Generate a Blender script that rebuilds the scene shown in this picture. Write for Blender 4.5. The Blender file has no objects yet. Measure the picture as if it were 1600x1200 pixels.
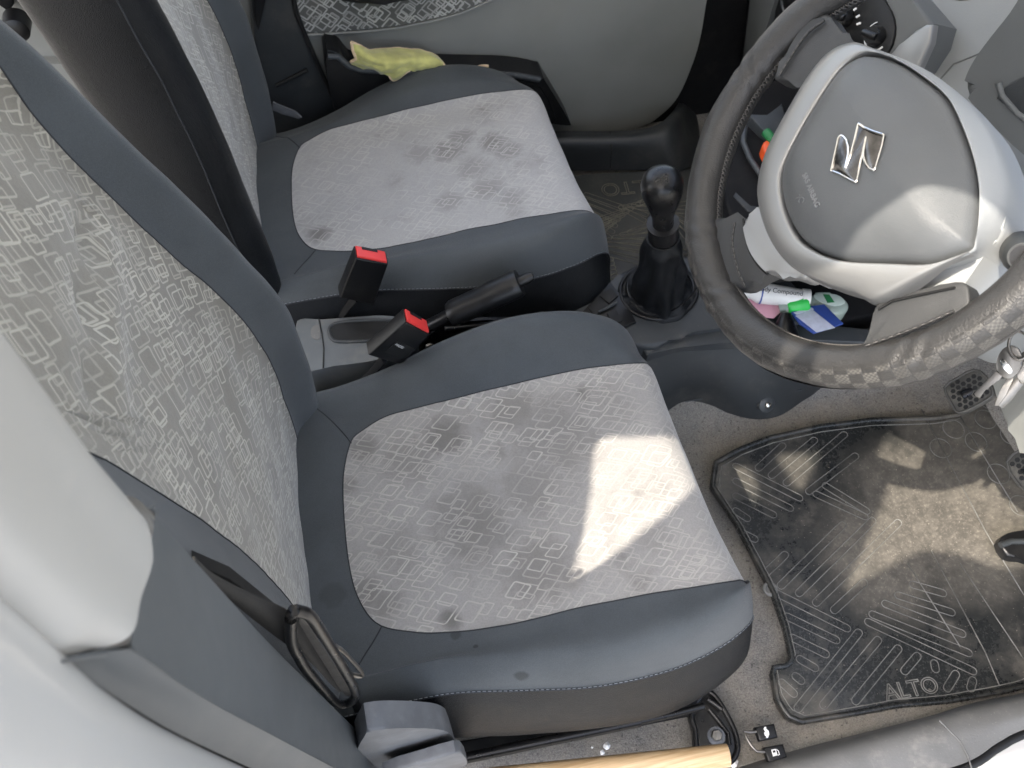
import bpy, bmesh, math, random
import numpy as np
from mathutils import Vector, Matrix
random.seed(7)
S = bpy.context.scene
COL = S.collection
# ------------------------------------------------------------------ camera
EYE = np.array([0.13227, -0.44756, 1.39628]); TGT = np.array([0.29184, 0.17142, .3])
ROLL = math.radians(1.526); FPX = 1349.75
fw = TGT - EYE; fw /= np.linalg.norm(fw)
r0 = np.cross(fw, [0, 0, 1.]); r0 /= np.linalg.norm(r0); u0 = np.cross(r0, fw)
RR = r0*math.cos(ROLL) + u0*math.sin(ROLL); UU = -r0*math.sin(ROLL) + u0*math.cos(ROLL)
cam = bpy.data.objects.new('camera', bpy.data.cameras.new('camera')); COL.objects.link(cam)
cam.matrix_world = Matrix(((RR[0], UU[0], -fw[0], EYE[0]), (RR[1], UU[1], -fw[1], EYE[1]), (RR[2], UU[2], -fw[2], EYE[2]), (0, 0, 0, 1)))
cam.data.sensor_width = 36; cam.data.lens = 36*FPX/1600
cam.data.clip_start = .02; cam.data.clip_end = 200
S.camera = cam
cam.data.dof.use_dof = True; cam.data.dof.focus_distance = 1.0; cam.data.dof.aperture_fstop = 11.0
# ------------------------------------------------------------------ light
SUN = Vector((.49, .145, -.80)).normalized()
W = bpy.data.worlds.new('World'); S.world = W; W.use_nodes = True
wn = W.node_tree.nodes; wl = W.node_tree.links
sky = wn.new('ShaderNodeTexSky'); sky.sky_type = 'NISHITA'; sky.sun_disc = False
sky.sun_elevation = math.asin(-SUN.z); sky.sun_rotation = math.atan2(-SUN.x, -SUN.y)
sky.dust_density = 4.0; sky.ozone_density = .5
hs = wn.new('ShaderNodeHueSaturation'); hs.inputs['Saturation'].default_value = .72; wl.new(sky.outputs[0], hs.inputs['Color']); wl.new(hs.outputs[0], wn['Background'].inputs[0]); wn['Background'].inputs[1].default_value = .15
sl = bpy.data.lights.new('sun', 'SUN'); sl.energy = 2.0; sl.angle = math.radians(.5); sl.color = (1, .92, .81)
so = bpy.data.objects.new('sun', sl); COL.objects.link(so); so.rotation_euler = SUN.to_track_quat('-Z', 'Y').to_euler(); so.location = (-2, -1, 4)
S.view_settings.view_transform = 'Standard'; S.view_settings.look = 'None'; S.view_settings.gamma = 1
S.view_settings.exposure = 2.1
# ------------------------------------------------------------------ rays: where a sight line meets a real plane of the car
def ray(px, py): return RR*(px-800)/FPX + UU*(600-py)/FPX + fw
def onp(px, py, p0, n):
    d = ray(px, py); n = np.array(n, float); return EYE + d*(np.dot(np.array(p0)-EYE, n)/np.dot(d, n))
def zz(px, py, z): return onp(px, py, (0, 0, z), (0, 0, 1))
def yy(px, py, y): return onp(px, py, (0, y, 0), (0, 1, 0))
def xx(px, py, x): return onp(px, py, (x, 0, 0), (1, 0, 0))
def Z(pts, z): return [zz(a, b, z) for a, b in pts]
def Y(pts, y): return [yy(a, b, y) for a, b in pts]
def X(pts, x): return [xx(a, b, x) for a, b in pts]
def PL(pts, p0, n): return [onp(a, b, p0, n) for a, b in pts]
def unit(v): v = np.array(v, float); return v/np.linalg.norm(v)
# ------------------------------------------------------------------ materials
class NT:
    def __init__(s, name):
        s.m = bpy.data.materials.new(name); s.m.use_nodes = True; s.t = s.m.node_tree; s.n = s.t.nodes; s.l = s.t.links
        s.b = s.n['Principled BSDF']
    def node(s, ty, **kw):
        n = s.n.new(ty)
        for k, v in kw.items(): setattr(n, k, v)
        return n
    def put(s, sock, v):
        if isinstance(v, bpy.types.NodeSocket): s.l.new(v, sock)
        else: sock.default_value = v
    def math(s, op, a, b=None, c=None, clamp=False):
        n = s.node('ShaderNodeMath', operation=op); n.use_clamp = clamp; s.put(n.inputs[0], a)
        if b is not None: s.put(n.inputs[1], b)
        if c is not None: s.put(n.inputs[2], c)
        return n.outputs[0]
    def noise(s, vec, scale, detail=3, rough=.55, w=None):
        n = s.node('ShaderNodeTexNoise'); s.put(n.inputs['Vector'], vec); n.inputs['Scale'].default_value = scale
        n.inputs['Detail'].default_value = detail; n.inputs['Roughness'].default_value = rough; return n.outputs[0]
    def step(s, v, lo, hi):
        n = s.node('ShaderNodeMapRange', interpolation_type='SMOOTHSTEP'); s.put(n.inputs[0], v); n.inputs[1].default_value = lo; n.inputs[2].default_value = hi
        return n.outputs[0]
    def mix(s, f, a, b):
        n = s.node('ShaderNodeMix', data_type='RGBA'); s.put(n.inputs[0], f)
        s.put(n.inputs[6], a if isinstance(a, bpy.types.NodeSocket) else (*a, 1)); s.put(n.inputs[7], b if isinstance(b, bpy.types.NodeSocket) else (*b, 1))
        return n.outputs[2]
    def bump(s, h, strength, dist=.001, normal=None):
        n = s.node('ShaderNodeBump'); n.inputs['Strength'].default_value = strength; n.inputs['Distance'].default_value = dist; s.put(n.inputs['Height'], h)
        if normal is not None: s.l.new(normal, n.inputs['Normal'])
        return n.outputs[0]
    def coord(s, k='Object'): return s.node('ShaderNodeTexCoord').outputs[k]
def srgb(r, g, b):
    f = lambda c: c/12.92 if c <= .04045 else ((c+.055)/1.055)**2.4
    return (f(r/255), f(g/255), f(b/255))
def mat(name, col, rough=.6, metal=0., grain=900, gs=.25, var=.12, vs=14, dust=0., dustcol=(.3, .27, .22), spec=.5, coat=0., sheen=0., leather=0):
    t = NT(name); co = t.coord()
    n1 = t.noise(co, vs, 4); c = t.mix(t.step(n1, .3, .7), tuple(x*(1-var) for x in col), tuple(min(1, x*(1+var)) for x in col))
    rg = t.math('ADD', t.math('MULTIPLY', t.noise(co, vs*4, 3), .2), rough-.1)
    if dust:
        d = t.step(t.noise(co, vs*1.3, 8, .7), .5, .75); sp = t.step(t.noise(co, 260, 2, .5), .66, .74)
        d = t.math('MULTIPLY', t.math('ADD', d, t.math('MULTIPLY', sp, .6)), dust, clamp=True)
        c = t.mix(d, c, dustcol); rg = t.math('ADD', rg, t.math('MULTIPLY', d, .2))
    t.l.new(c, t.b.inputs['Base Color']); t.l.new(rg, t.b.inputs['Roughness'])
    if leather:
        v = t.node('ShaderNodeTexVoronoi', feature='DISTANCE_TO_EDGE'); t.l.new(co, v.inputs['Vector']); v.inputs['Scale'].default_value = leather
        h = t.math('ADD', t.step(v.outputs['Distance'], 0, .35), t.math('MULTIPLY', t.noise(co, 60, 3), 1.2))
        t.l.new(t.bump(h, gs, .0008), t.b.inputs['Normal'])
    elif gs:
        t.l.new(t.bump(t.noise(co, grain, 2), gs, .0006), t.b.inputs['Normal'])
    t.b.inputs['Metallic'].default_value = metal; t.b.inputs['Specular IOR Level'].default_value = spec
    t.b.inputs['Coat Weight'].default_value = coat; t.b.inputs['Sheen Weight'].default_value = sheen
    return t.m
def weave(name, col, dirt=.15, sc=420., spots=()):
    """tight woven vinyl cloth of the bolsters"""
    t = NT(name); co = t.coord(); uv = t.coord('UV')
    c = t.mix(t.step(t.noise(co, 9, 5, .6), .3, .72), tuple(x*(1-dirt) for x in col), tuple(x*(1+dirt) for x in col))
    fl = t.step(t.noise(co, 900, 2, .6), .3, .75)
    c = t.mix(t.math('MULTIPLY', fl, .35), c, tuple(x*1.9 for x in col))
    for (ux, uy, rad, st) in spots:
        d = t.node('ShaderNodeVectorMath', operation='DISTANCE'); t.l.new(uv, d.inputs[0]); d.inputs[1].default_value = (ux, uy, 0)
        dd = t.math('ADD', d.outputs['Value'], t.math('MULTIPLY', t.math('SUBTRACT', t.noise(co, 90, 4, .7), .5), rad*.9))
        c = t.mix(t.math('MULTIPLY', t.math('SUBTRACT', 1., t.step(dd, rad*.6, rad*1.1)), st), c, tuple(x*.3 for x in col))
    t.l.new(c, t.b.inputs['Base Color'])
    w = t.node('ShaderNodeTexWave'); w.inputs['Scale'].default_value = sc; w.inputs['Distortion'].default_value = .6
    mp = t.node('ShaderNodeMapping'); mp.inputs['Rotation'].default_value = (0, 0, .6); t.l.new(uv, mp.inputs[0]); t.l.new(mp.outputs[0], w.inputs[0])
    h = t.math('ADD', w.outputs['Fac'], t.noise(co, 700, 2)); b = t.bump(h, .35, .0005)
    t.l.new(t.bump(t.noise(co, 16, 3), .25, .006, b), t.b.inputs['Normal'])
    t.b.inputs['Roughness'].default_value = .62; t.b.inputs['Specular IOR Level'].default_value = .35; t.b.inputs['Sheen Weight'].default_value = .15
    return t.m
def fabric(name, base, dark, line, aa, ab, ca, cb_, fade, spots=(), wearscale=9., lw=.042, warp=.0):
    """jacquard cloth with rounded-square outlines scattered in overlapping layers"""
    t = NT(name); uv = t.coord('UV'); co = t.coord()
    wob = t.node('ShaderNodeVectorMath', operation='MULTIPLY_ADD')
    nn = t.node('ShaderNodeTexNoise'); nn.inputs['Scale'].default_value = 60; t.l.new(uv, nn.inputs['Vector'])
    t.l.new(nn.outputs['Color'], wob.inputs[0]); wob.inputs[1].default_value = (.0016, .0016, 0); t.l.new(uv, wob.inputs[2])
    tot = None
    for k, (sc, off, thr, bw) in enumerate([(1., (0, 0), .15, 1.), (1., (.47, .53), .3, .8), (1.7, (.2, .1), .5, .9), (1.35, (.71, .33), .6, .8)]):
        A_ = np.array([[math.cos(math.radians(aa))*ca, math.cos(math.radians(ab))*cb_], [math.sin(math.radians(aa))*ca, math.sin(math.radians(ab))*cb_]]); Ai = np.linalg.inv(A_)*sc
        cmb = t.node('ShaderNodeCombineXYZ')
        for r_ in (0, 1):
            dp_ = t.node('ShaderNodeVectorMath', operation='DOT_PRODUCT'); t.l.new(wob.outputs[0], dp_.inputs[0]); dp_.inputs[1].default_value = (Ai[r_, 0], Ai[r_, 1], 0)
            t.l.new(t.math('ADD', dp_.outputs['Value'], off[r_]+k*(3.3, 1.7)[r_]+20), cmb.inputs[r_])
        mp = cmb
        fl = t.node('ShaderNodeVectorMath', operation='FLOOR'); t.l.new(mp.outputs[0], fl.inputs[0])
        fr = t.node('ShaderNodeVectorMath', operation='SUBTRACT'); t.l.new(mp.outputs[0], fr.inputs[0]); t.l.new(fl.outputs[0], fr.inputs[1])
        wn_ = t.node('ShaderNodeTexWhiteNoise'); wn_.noise_dimensions = '3D'
        ad = t.node('ShaderNodeVectorMath', operation='ADD'); t.l.new(fl.outputs[0], ad.inputs[0]); ad.inputs[1].default_value = (k*7.1, 0, k+.5); t.l.new(ad.outputs[0], wn_.inputs['Vector'])
        rn = t.node('ShaderNodeSeparateXYZ'); t.l.new(wn_.outputs['Color'], rn.inputs[0])
        sp = t.node('ShaderNodeSeparateXYZ'); t.l.new(fr.outputs[0], sp.inputs[0])
        px = t.math('ABSOLUTE', t.math('SUBTRACT', sp.outputs[0], t.math('MULTIPLY_ADD', rn.outputs[0], .16, .42)))
        py = t.math('ABSOLUTE', t.math('SUBTRACT', sp.outputs[1], t.math('MULTIPLY_ADD', rn.outputs[1], .16, .42)))
        hb = t.math('MULTIPLY_ADD', rn.outputs[2], .12, .17)
        qx = t.math('SUBTRACT', px, hb); qy = t.math('SUBTRACT', py, t.math('MULTIPLY_ADD', rn.outputs[0], .1, .19))
        mx = t.math('MAXIMUM', qx, 0.); my = t.math('MAXIMUM', qy, 0.)
        ln = t.math('SQRT', t.math('ADD', t.math('MULTIPLY', mx, mx), t.math('MULTIPLY', my, my)))
        sd = t.math('SUBTRACT', t.math('ADD', ln, t.math('MINIMUM', t.math('MAXIMUM', qx, qy), 0.)), .07)
        lv = t.math('SUBTRACT', 1., t.step(t.math('ABSOLUTE', sd), lw*bw*sc*.35, lw*bw*sc*.85))
        keep = t.math('GREATER_THAN', wn_.outputs['Value'], thr)
        lv = t.math('MULTIPLY', t.math('MULTIPLY', lv, keep), t.math('MULTIPLY_ADD', rn.outputs[1], .6, .4))
        tot = lv if tot is None else t.math('MAXIMUM', tot, lv)
    big = t.step(t.noise(co, wearscale, 6, .62), .38, .62)
    vis = t.math('SUBTRACT', 1., t.math('MULTIPLY', big, fade))
    dirt = t.step(t.noise(co, wearscale*.7, 6, .68), .48, .78)
    for (ux, uy, rad, st) in spots:
        d = t.node('ShaderNodeVectorMath', operation='DISTANCE'); t.l.new(uv, d.inputs[0]); d.inputs[1].default_value = (ux, uy, 0)
        dd = t.math('ADD', d.outputs['Value'], t.math('MULTIPLY', t.math('SUBTRACT', t.noise(co, 45, 4, .7), .5), rad*1.1))
        s_ = t.math('MULTIPLY', t.math('SUBTRACT', 1., t.step(dd, rad*.25, rad*1.2)), st)
        dirt = t.math('MAXIMUM', dirt, s_); vis = t.math('MAXIMUM', vis, t.math('MULTIPLY', s_, 1.2))
    bc = t.mix(dirt, base, dark)
    nap = t.step(t.noise(co, 420, 3, .7), .3, .75)
    bc = t.mix(t.math('MULTIPLY', nap, .22), bc, tuple(x*.6 for x in dark))
    c = t.mix(t.math('MULTIPLY', tot, vis, clamp=True), bc, line)
    t.l.new(c, t.b.inputs['Base Color'])
    h = t.math('ADD', t.math('MULTIPLY', tot, -.6), t.noise(co, 600, 3, .7))
    b = t.bump(h, .4, .0006); t.l.new(t.bump(t.noise(co, 22, 3), .3, .006, b), t.b.inputs['Normal'])
    t.b.inputs['Roughness'].default_value = .85; t.b.inputs['Sheen Weight'].default_value = .35; t.b.inputs['Sheen Roughness'].default_value = .5; t.b.inputs['Specular IOR Level'].default_value = .2
    return t.m
M = {}
M['bolster'] = weave('bolster_weave', (.052, .059, .064))
M['backcloth'] = fabric('backrest_jacquard', (.195, .182, .152), (.14, .13, .11), (.44, .415, .35), 135, 45, .042, .034, .3, wearscale=7, lw=.05)
M['doorcloth'] = fabric('door_jacquard', (.12, .12, .11), (.09, .09, .085), (.50, .50, .47), 45, 135, .034, .034, .0, lw=.075)
M['skirt'] = mat('black_leatherette', (.008, .009, .0105), .40, gs=.4, leather=520, var=.2, vs=8, spec=.28)
M['bolster_sheen'] = weave('bolster_weave_sheen', (.105, .098, .086))  # gray bolster weave recoloured taupe, grazing-light sheen put into the colour
M['thread'] = mat('pale_thread', (.22, .24, .26), .8, gs=.3)
M['darkthread'] = mat('dark_thread', (.02, .022, .026), .8, gs=.3)
M['black'] = mat('black_plastic', (.007, .007, .0075), .36, grain=700, gs=.2, dust=.03, vs=20, spec=.4)
M['blackmatte'] = mat('black_matte', (.006, .006, .0065), .8, gs=.3, dust=.03, spec=.25)
M['gloss'] = mat('black_painted_steel', (.006, .006, .0065), .3, gs=.1, dust=.05, vs=24, spec=.4)
M['dkgray'] = mat('charcoal_plastic', (.026, .029, .031), .5, grain=800, gs=.35, dust=.12, vs=10)
M['console'] = mat('console_plastic', (.045, .050, .054), .5, grain=800, gs=.4, dust=.2, vs=12)
M['consolelt'] = mat('console_top_plastic', (.12, .13, .135), .55, grain=800, gs=.4, dust=.25, vs=12)
M['pillargray'] = mat('pillar_gray_plastic', (.092, .101, .106), .5, grain=500, gs=.15, var=.08, vs=5)
M['ivory'] = mat('ivory_trim', (.44, .43, .405), .5, gs=.06, var=.03, vs=3)
M['bodywhite'] = mat('white_body_paint', (.50, .495, .48), .32, gs=0, var=.03, vs=2, coat=.5)
M['doorgray'] = mat('door_gray_plastic', (.225, .228, .212), .6, grain=600, gs=.3, var=.08, vs=5, dust=.1)
M['dashgray'] = mat('dash_gray_plastic', (.23, .24, .24), .55, grain=500, gs=.35, var=.06, vs=6)
M['hood'] = mat('binnacle_gray_plastic', (.115, .12, .118), .55, grain=500, gs=.3, var=.08, vs=6)
M['silver'] = mat('silver_paint', (.30, .30, .295), .38, metal=.55, gs=.05, var=.04, vs=6)
M['padgray'] = mat('airbag_leather_grain', (.102, .107, .110), .42, gs=.22, leather=900, var=.08, vs=8)
M['spoke'] = mat('spoke_grain', (.040, .041, .042), .5, gs=.2, leather=900, var=.12, vs=12)
M['hub'] = mat('wheel_back_cover', (.33, .34, .34), .5, grain=600, gs=.2, var=.05, vs=6)
M['chrome'] = mat('chrome', (.72, .71, .68), .12, metal=1, gs=.0, var=.08, vs=60)
M['steel'] = mat('worn_steel', (.20, .19, .175), .36, metal=.9, gs=.15, var=.15, vs=50)
M['red'] = mat('red_plastic', (.72, .045, .04), .4, gs=.1, var=.08)
M['white'] = mat('white_print', (.75, .75, .74), .6, gs=0)
M['offwhite'] = mat('white_plastic', (.72, .72, .69), .4, gs=0)
M['green'] = mat('green_plastic', (.03, .52, .08), .35, gs=0)
M['dkgreen'] = mat('dark_green_print', (.02, .19, .06), .4, gs=0)
M['orange'] = mat('orange_plastic', (.85, .11, .02), .4, gs=0)
M['pink'] = mat('pink_paper', (.58, .31, .38), .7, gs=.1)
M['blue'] = mat('blue_sachet', (.035, .075, .30), .35, gs=.1)
M['palelabel'] = mat('pale_label', (.52, .55, .66), .5, gs=.1, var=.1, vs=90)
M['clearish'] = mat('frosted_bottle', (.35, .42, .37), .15, gs=0, coat=.6)
M['bottlelabel'] = mat('bottle_label', (.55, .64, .57), .4, gs=0)
M['wood'] = None
def wood():
    t = NT('varnished_wood'); co = t.coord(); mp = t.node('ShaderNodeMapping'); mp.inputs['Scale'].default_value = (9, 260, 260); t.l.new(co, mp.inputs[0])
    n = t.noise(mp.outputs[0], 1., 5, .6); t.l.new(t.mix(t.step(n, .3, .7), (.46, .30, .15), (.66, .49, .29)), t.b.inputs['Base Color']); t.b.inputs['Roughness'].default_value = .35
    return t.m
M['wood'] = wood()
def carpet():
    t = NT('gray_brown_carpet'); co = t.coord()
    a = t.noise(co, 5, 6, .7); f = t.noise(co, 420, 4, .8)
    c = t.mix(t.step(a, .38, .66), (.125, .125, .122), (.24, .215, .175)); c = t.mix(t.math('MULTIPLY', t.step(f, .35, .7), .75), c, (.36, .34, .31))
    c = t.mix(t.step(t.noise(co, 160, 3, .7), .56, .74), c, (.07, .07, .068))
    c = t.mix(t.step(t.noise(co, 300, 2), .74, .78), c, (.5, .47, .4)); t.l.new(c, t.b.inputs['Base Color']); t.b.inputs['Roughness'].default_value = .95
    t.l.new(t.bump(t.math('ADD', f, t.math('MULTIPLY', t.noise(co, 30, 4), 2.)), .8, .003), t.b.inputs['Normal']); t.b.inputs['Specular IOR Level'].default_value = .1
    return t.m
M['carpet'] = carpet()
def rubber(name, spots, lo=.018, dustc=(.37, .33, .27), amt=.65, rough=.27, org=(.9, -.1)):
    """black rubber mat with dry dust; driver mat spots paint its sunlit patch brighter in dust colour"""
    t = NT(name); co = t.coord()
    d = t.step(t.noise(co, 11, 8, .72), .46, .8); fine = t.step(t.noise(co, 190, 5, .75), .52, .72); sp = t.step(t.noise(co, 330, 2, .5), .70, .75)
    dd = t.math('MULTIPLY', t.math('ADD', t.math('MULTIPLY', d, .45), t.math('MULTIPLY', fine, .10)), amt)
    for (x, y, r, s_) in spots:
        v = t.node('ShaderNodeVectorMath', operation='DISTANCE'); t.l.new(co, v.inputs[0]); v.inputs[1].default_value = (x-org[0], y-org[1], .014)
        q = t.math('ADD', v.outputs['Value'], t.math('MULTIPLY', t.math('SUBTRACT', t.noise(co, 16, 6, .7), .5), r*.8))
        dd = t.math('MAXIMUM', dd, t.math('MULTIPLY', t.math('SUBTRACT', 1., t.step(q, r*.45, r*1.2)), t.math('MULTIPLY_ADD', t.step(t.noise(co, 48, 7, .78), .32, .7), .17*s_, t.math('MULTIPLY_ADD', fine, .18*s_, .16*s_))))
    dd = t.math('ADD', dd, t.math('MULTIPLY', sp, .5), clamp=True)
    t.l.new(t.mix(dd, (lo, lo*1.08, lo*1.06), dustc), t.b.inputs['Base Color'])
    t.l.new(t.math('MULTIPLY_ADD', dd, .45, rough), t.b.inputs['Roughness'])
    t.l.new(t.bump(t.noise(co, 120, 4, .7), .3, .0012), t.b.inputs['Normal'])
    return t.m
M['rubber'] = rubber('driver_mat_rubber', [(1.03, -.09, .18, 1.), (.86, -.12, .12, .95), (1.10, .02, .12, .9), (.95, -.02, .10, .9), (1.03, .09, .05, .8), (.78, .05, .05, .55), (.62, -.29, .02, .8)])  # most spots paint dust colour where the sun falls, brightening that patch
M['rubber2'] = rubber('passenger_mat_rubber', [(.66, .62, .06, .7), (.6, .5, .05, .5)], lo=.03, dustc=(.17, .165, .135), amt=.8, rough=.5, org=(.75, .6))
M['ribs'] = mat('rubber_rib_edges', (.16, .157, .145), .55, gs=.2, var=.35, vs=30)
M['ribsfar'] = mat('rubber_rib_dusty', (.17, .16, .125), .7, gs=.2, var=.35, vs=30)
M['plate'] = mat('sill_scuffed_plastic', (.15, .148, .14), .5, grain=300, gs=.5, dust=.5, dustcol=(.35, .33, .29), vs=14)
M['leverdusty'] = mat('dusty_gray_lever', (.12, .124, .13), .65, gs=.4, dust=.35, dustcol=(.24, .24, .25), vs=40)
M['towel'] = mat('yellow_towel', (.52, .50, .17), .95, grain=500, gs=1., var=.2, vs=30, sheen=.4)
M['towelhem'] = mat('towel_hem', (.72, .55, .36), .9, grain=500, gs=.8)
M['webbing'] = mat('belt_webbing', (.032, .029, .025), .8, grain=800, gs=.6)
M['gapblack'] = mat('rubber_seal', (.004, .004, .004), .6, gs=.1)
def coverleather():
    """stitched wheel cover: smooth leather with a printed snakeskin band of squares, UV = (round the rim, round the tube)"""
    t = NT('wheel_cover_leatherette'); uv = t.coord('UV'); co = t.coord()
    sp = t.node('ShaderNodeSeparateXYZ'); t.l.new(uv, sp.inputs[0])
    u = t.math('MULTIPLY', sp.outputs[0], 96.); v = t.math('MULTIPLY', sp.outputs[1], 12.)
    fv = t.math('FLOOR', v); fu = t.math('FLOOR', u)
    chk = t.math('MODULO', t.math('ADD', fu, fv), 2.)
    # band on one half of the tube only
    band = t.math('MULTIPLY', t.math('SUBTRACT', 1., t.step(sp.outputs[1], .19, .215)), t.math('MAXIMUM', t.step(sp.outputs[0], .70, .74), t.math('SUBTRACT', 1., t.step(sp.outputs[0], .05, .10))))
    br = t.node('ShaderNodeTexBrick'); br.offset = 0.0; br.inputs['Scale'].default_value = 1; br.inputs['Mortar Size'].default_value = .06; br.inputs['Brick Width'].default_value = 1.; br.inputs['Row Height'].default_value = 1.; br.inputs['Mortar Smooth'].default_value = .4
    cm = t.node('ShaderNodeCombineXYZ'); t.l.new(u, cm.inputs[0]); t.l.new(v, cm.inputs[1]); t.l.new(cm.outputs[0], br.inputs['Vector'])
    ch = t.node('ShaderNodeTexChecker'); ch.inputs['Scale'].default_value = 1.; cm2 = t.node('ShaderNodeCombineXYZ'); t.l.new(t.math('MULTIPLY', u, 6.), cm2.inputs[0]); t.l.new(t.math('MULTIPLY', v, 6.), cm2.inputs[1]); cm2.inputs[2].default_value = .5; t.l.new(cm2.outputs[0], ch.inputs['Vector'])
    sq = t.math('MULTIPLY', t.math('MULTIPLY', chk, band), t.math('MULTIPLY_ADD', ch.outputs['Fac'], .7, .3))
    rub = t.step(t.noise(co, 12, 4), .35, .65)
    c = t.mix(t.math('MULTIPLY', sq, t.math('MULTIPLY_ADD', rub, .5, .35)), (.030, .029, .028), (.11, .105, .095))
    t.l.new(c, t.b.inputs['Base Color']); t.b.inputs['Roughness'].default_value = .37
    h = t.math('ADD', t.math('MULTIPLY', t.math('MULTIPLY', t.math('SUBTRACT', 1., br.outputs['Fac']), band), 1.2), t.math('ADD', t.noise(co, 700, 3), t.math('MULTIPLY', t.noise(co, 45, 4), 3.)))
    t.l.new(t.bump(h, .4, .0012), t.b.inputs['Normal'])
    return t.m
M['cover'] = coverleather()
# ------------------------------------------------------------------ mesh helpers
def things(name, loc, label, cat, group=None):
    o = bpy.data.objects.new(name, None); COL.objects.link(o); o.location = loc; o.empty_display_size = .05
    o['label'] = label; o['category'] = cat
    if group: o['group'] = group
    return o
def wloc(o):
    v = Vector((0, 0, 0))
    while o is not None: v = v + o.location; o = o.parent
    return v
def add(name, verts, faces, m, parent=None, smooth=True, uv=None, angle=None, loc=None):
    me = bpy.data.meshes.new(name)
    if parent is not None: off = np.array(wloc(parent)); l = (0, 0, 0)
    else:
        l = loc if loc is not None else tuple(np.mean(np.array(verts, float), 0)); off = np.array(l)
    me.from_pydata([tuple(np.array(v, float)-off) for v in verts], [], [tuple(f) for f in faces])
    me.materials.append(m)
    if uv is not None:
        ul = me.uv_layers.new(name='UVMap')
        for lp in me.loops: ul.data[lp.index].uv = uv[lp.vertex_index]
    bm = bmesh.new(); bm.from_mesh(me); bmesh.ops.recalc_face_normals(bm, faces=bm.faces); bm.to_mesh(me); bm.free()
    for p in me.polygons: p.use_smooth = smooth
    if angle: me.set_sharp_from_angle(angle=math.radians(angle))
    o = bpy.data.objects.new(name, me); COL.objects.link(o); o.location = l
    if parent is not None: o.parent = parent
    return o
def tag(o, label, cat, group=None, kind=None):
    if label: o['label'] = label
    if cat: o['category'] = cat
    if group: o['group'] = group
    if kind: o['kind'] = kind
    return o
class MB:
    def __init__(s): s.v = []; s.f = []
    def add(s, v, f):
        k = len(s.v); s.v += [np.array(a, float) for a in v]; s.f += [tuple(i+k for i in q) for q in f]; return s
    def build(s, name, m, parent=None, **kw): return add(name, s.v, s.f, m, parent, **kw)
def cr(pts, n=8, closed=False):
    P = [np.array(p, float) for p in pts]; N = len(P); out = []
    for i in range(N if closed else N-1):
        if closed: a, b, c, d = P[(i-1) % N], P[i], P[(i+1) % N], P[(i+2) % N]
        else: b, c = P[i], P[i+1]; a = P[i-1] if i else 2*b-c; d = P[i+2] if i+2 < N else 2*c-b
        for k in range(n):
            t = k/n; out.append(.5*((2*b)+(-a+c)*t+(2*a-5*b+4*c-d)*t*t+(-a+3*b-3*c+d)*t**3))
    if not closed: out.append(P[-1])
    return out
def resample(P, n, closed=False):
    P = np.array(P, float)
    if closed: P = np.vstack([P, P[:1]])
    d = np.concatenate([[0], np.cumsum(np.linalg.norm(np.diff(P, axis=0), axis=1))]); s = np.linspace(0, d[-1], n+1 if closed else n)
    if closed: s = s[:-1]
    return [np.array([np.interp(q, d, P[:, k]) for k in range(P.shape[1])]) for q in s]
def tube_vf(pts, r, seg=12, closed=False, caps=True, flat=1., up=None):
    P = [np.array(p, float) for p in pts]; N = len(P); v = []; f = []
    R_ = r if hasattr(r, '__len__') else [r]*N
    prev = None
    for i in range(N):
        if closed: tg = P[(i+1) % N]-P[i-1]
        else: tg = P[min(i+1, N-1)]-P[max(i-1, 0)]
        tg = unit(tg)
        if prev is None:
            a = np.array(up, float) if up is not None else (np.array([0, 0, 1.]) if abs(tg[2]) < .9 else np.array([1., 0, 0]))
        else: a = prev
        a = unit(a-tg*np.dot(a, tg)); prev = a; b = np.cross(tg, a)
        for k in range(seg):
            q = 2*math.pi*k/seg; v.append(P[i]+R_[i]*(math.cos(q)*a*flat+math.sin(q)*b))
    for i in range(N if closed else N-1):
        j = (i+1) % N
        for k in range(seg): f.append((i*seg+k, i*seg+(k+1) % seg, j*seg+(k+1) % seg, j*seg+k))
    if caps and not closed: f.append(tuple(range(seg))[::-1]); f.append(tuple((N-1)*seg+k for k in range(seg)))
    return v, f
def tube(name, pts, r, m, parent=None, seg=12, closed=False, flat=1., up=None, **kw):
    v, f = tube_vf(pts, r, seg, closed, flat=flat, up=up); return add(name, v, f, m, parent, angle=50, **kw)
def slab_vf(P, n, th, bev=.002, seg=3, both=False):
    n = unit(n); bm = bmesh.new(); P = [np.array(p, float) for p in P]; N = len(P)
    top = [bm.verts.new(p) for p in P]; bot = [bm.verts.new(p-n*th) for p in P]
    bm.faces.new(top); bm.faces.new(bot[::-1])
    for i in range(N): bm.faces.new((top[i], bot[i], bot[(i+1) % N], top[(i+1) % N]))
    if bev > 0:
        bm.edges.ensure_lookup_table(); ts = set(top); bs = set(bot)
        ed = [e for e in bm.edges if (e.verts[0] in ts and e.verts[1] in ts) or (both and e.verts[0] in bs and e.verts[1] in bs)]
        bmesh.ops.bevel(bm, geom=ed, offset=bev, segments=seg, profile=.5, affect='EDGES', clamp_overlap=True)
    bmesh.ops.recalc_face_normals(bm, faces=bm.faces)
    bm.verts.index_update(); v = [np.array(q.co) for q in bm.verts]; f = [tuple(q.index for q in fa.verts) for fa in bm.faces]; bm.free(); return v, f
def slab(name, P, n, th, m, parent=None, bev=.002, seg=3, sm=0, both=False, angle=35, uvax=None, **kw):
    if sm: P = cr(P, sm, True)
    v, f = slab_vf(P, n, th, bev, seg, both)
    uv = None
    if uvax: uv = [(float(np.dot(q, uvax[0])), float(np.dot(q, uvax[1]))) for q in v]
    return add(name, v, f, m, parent, angle=angle, uv=uv, **kw)
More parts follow.
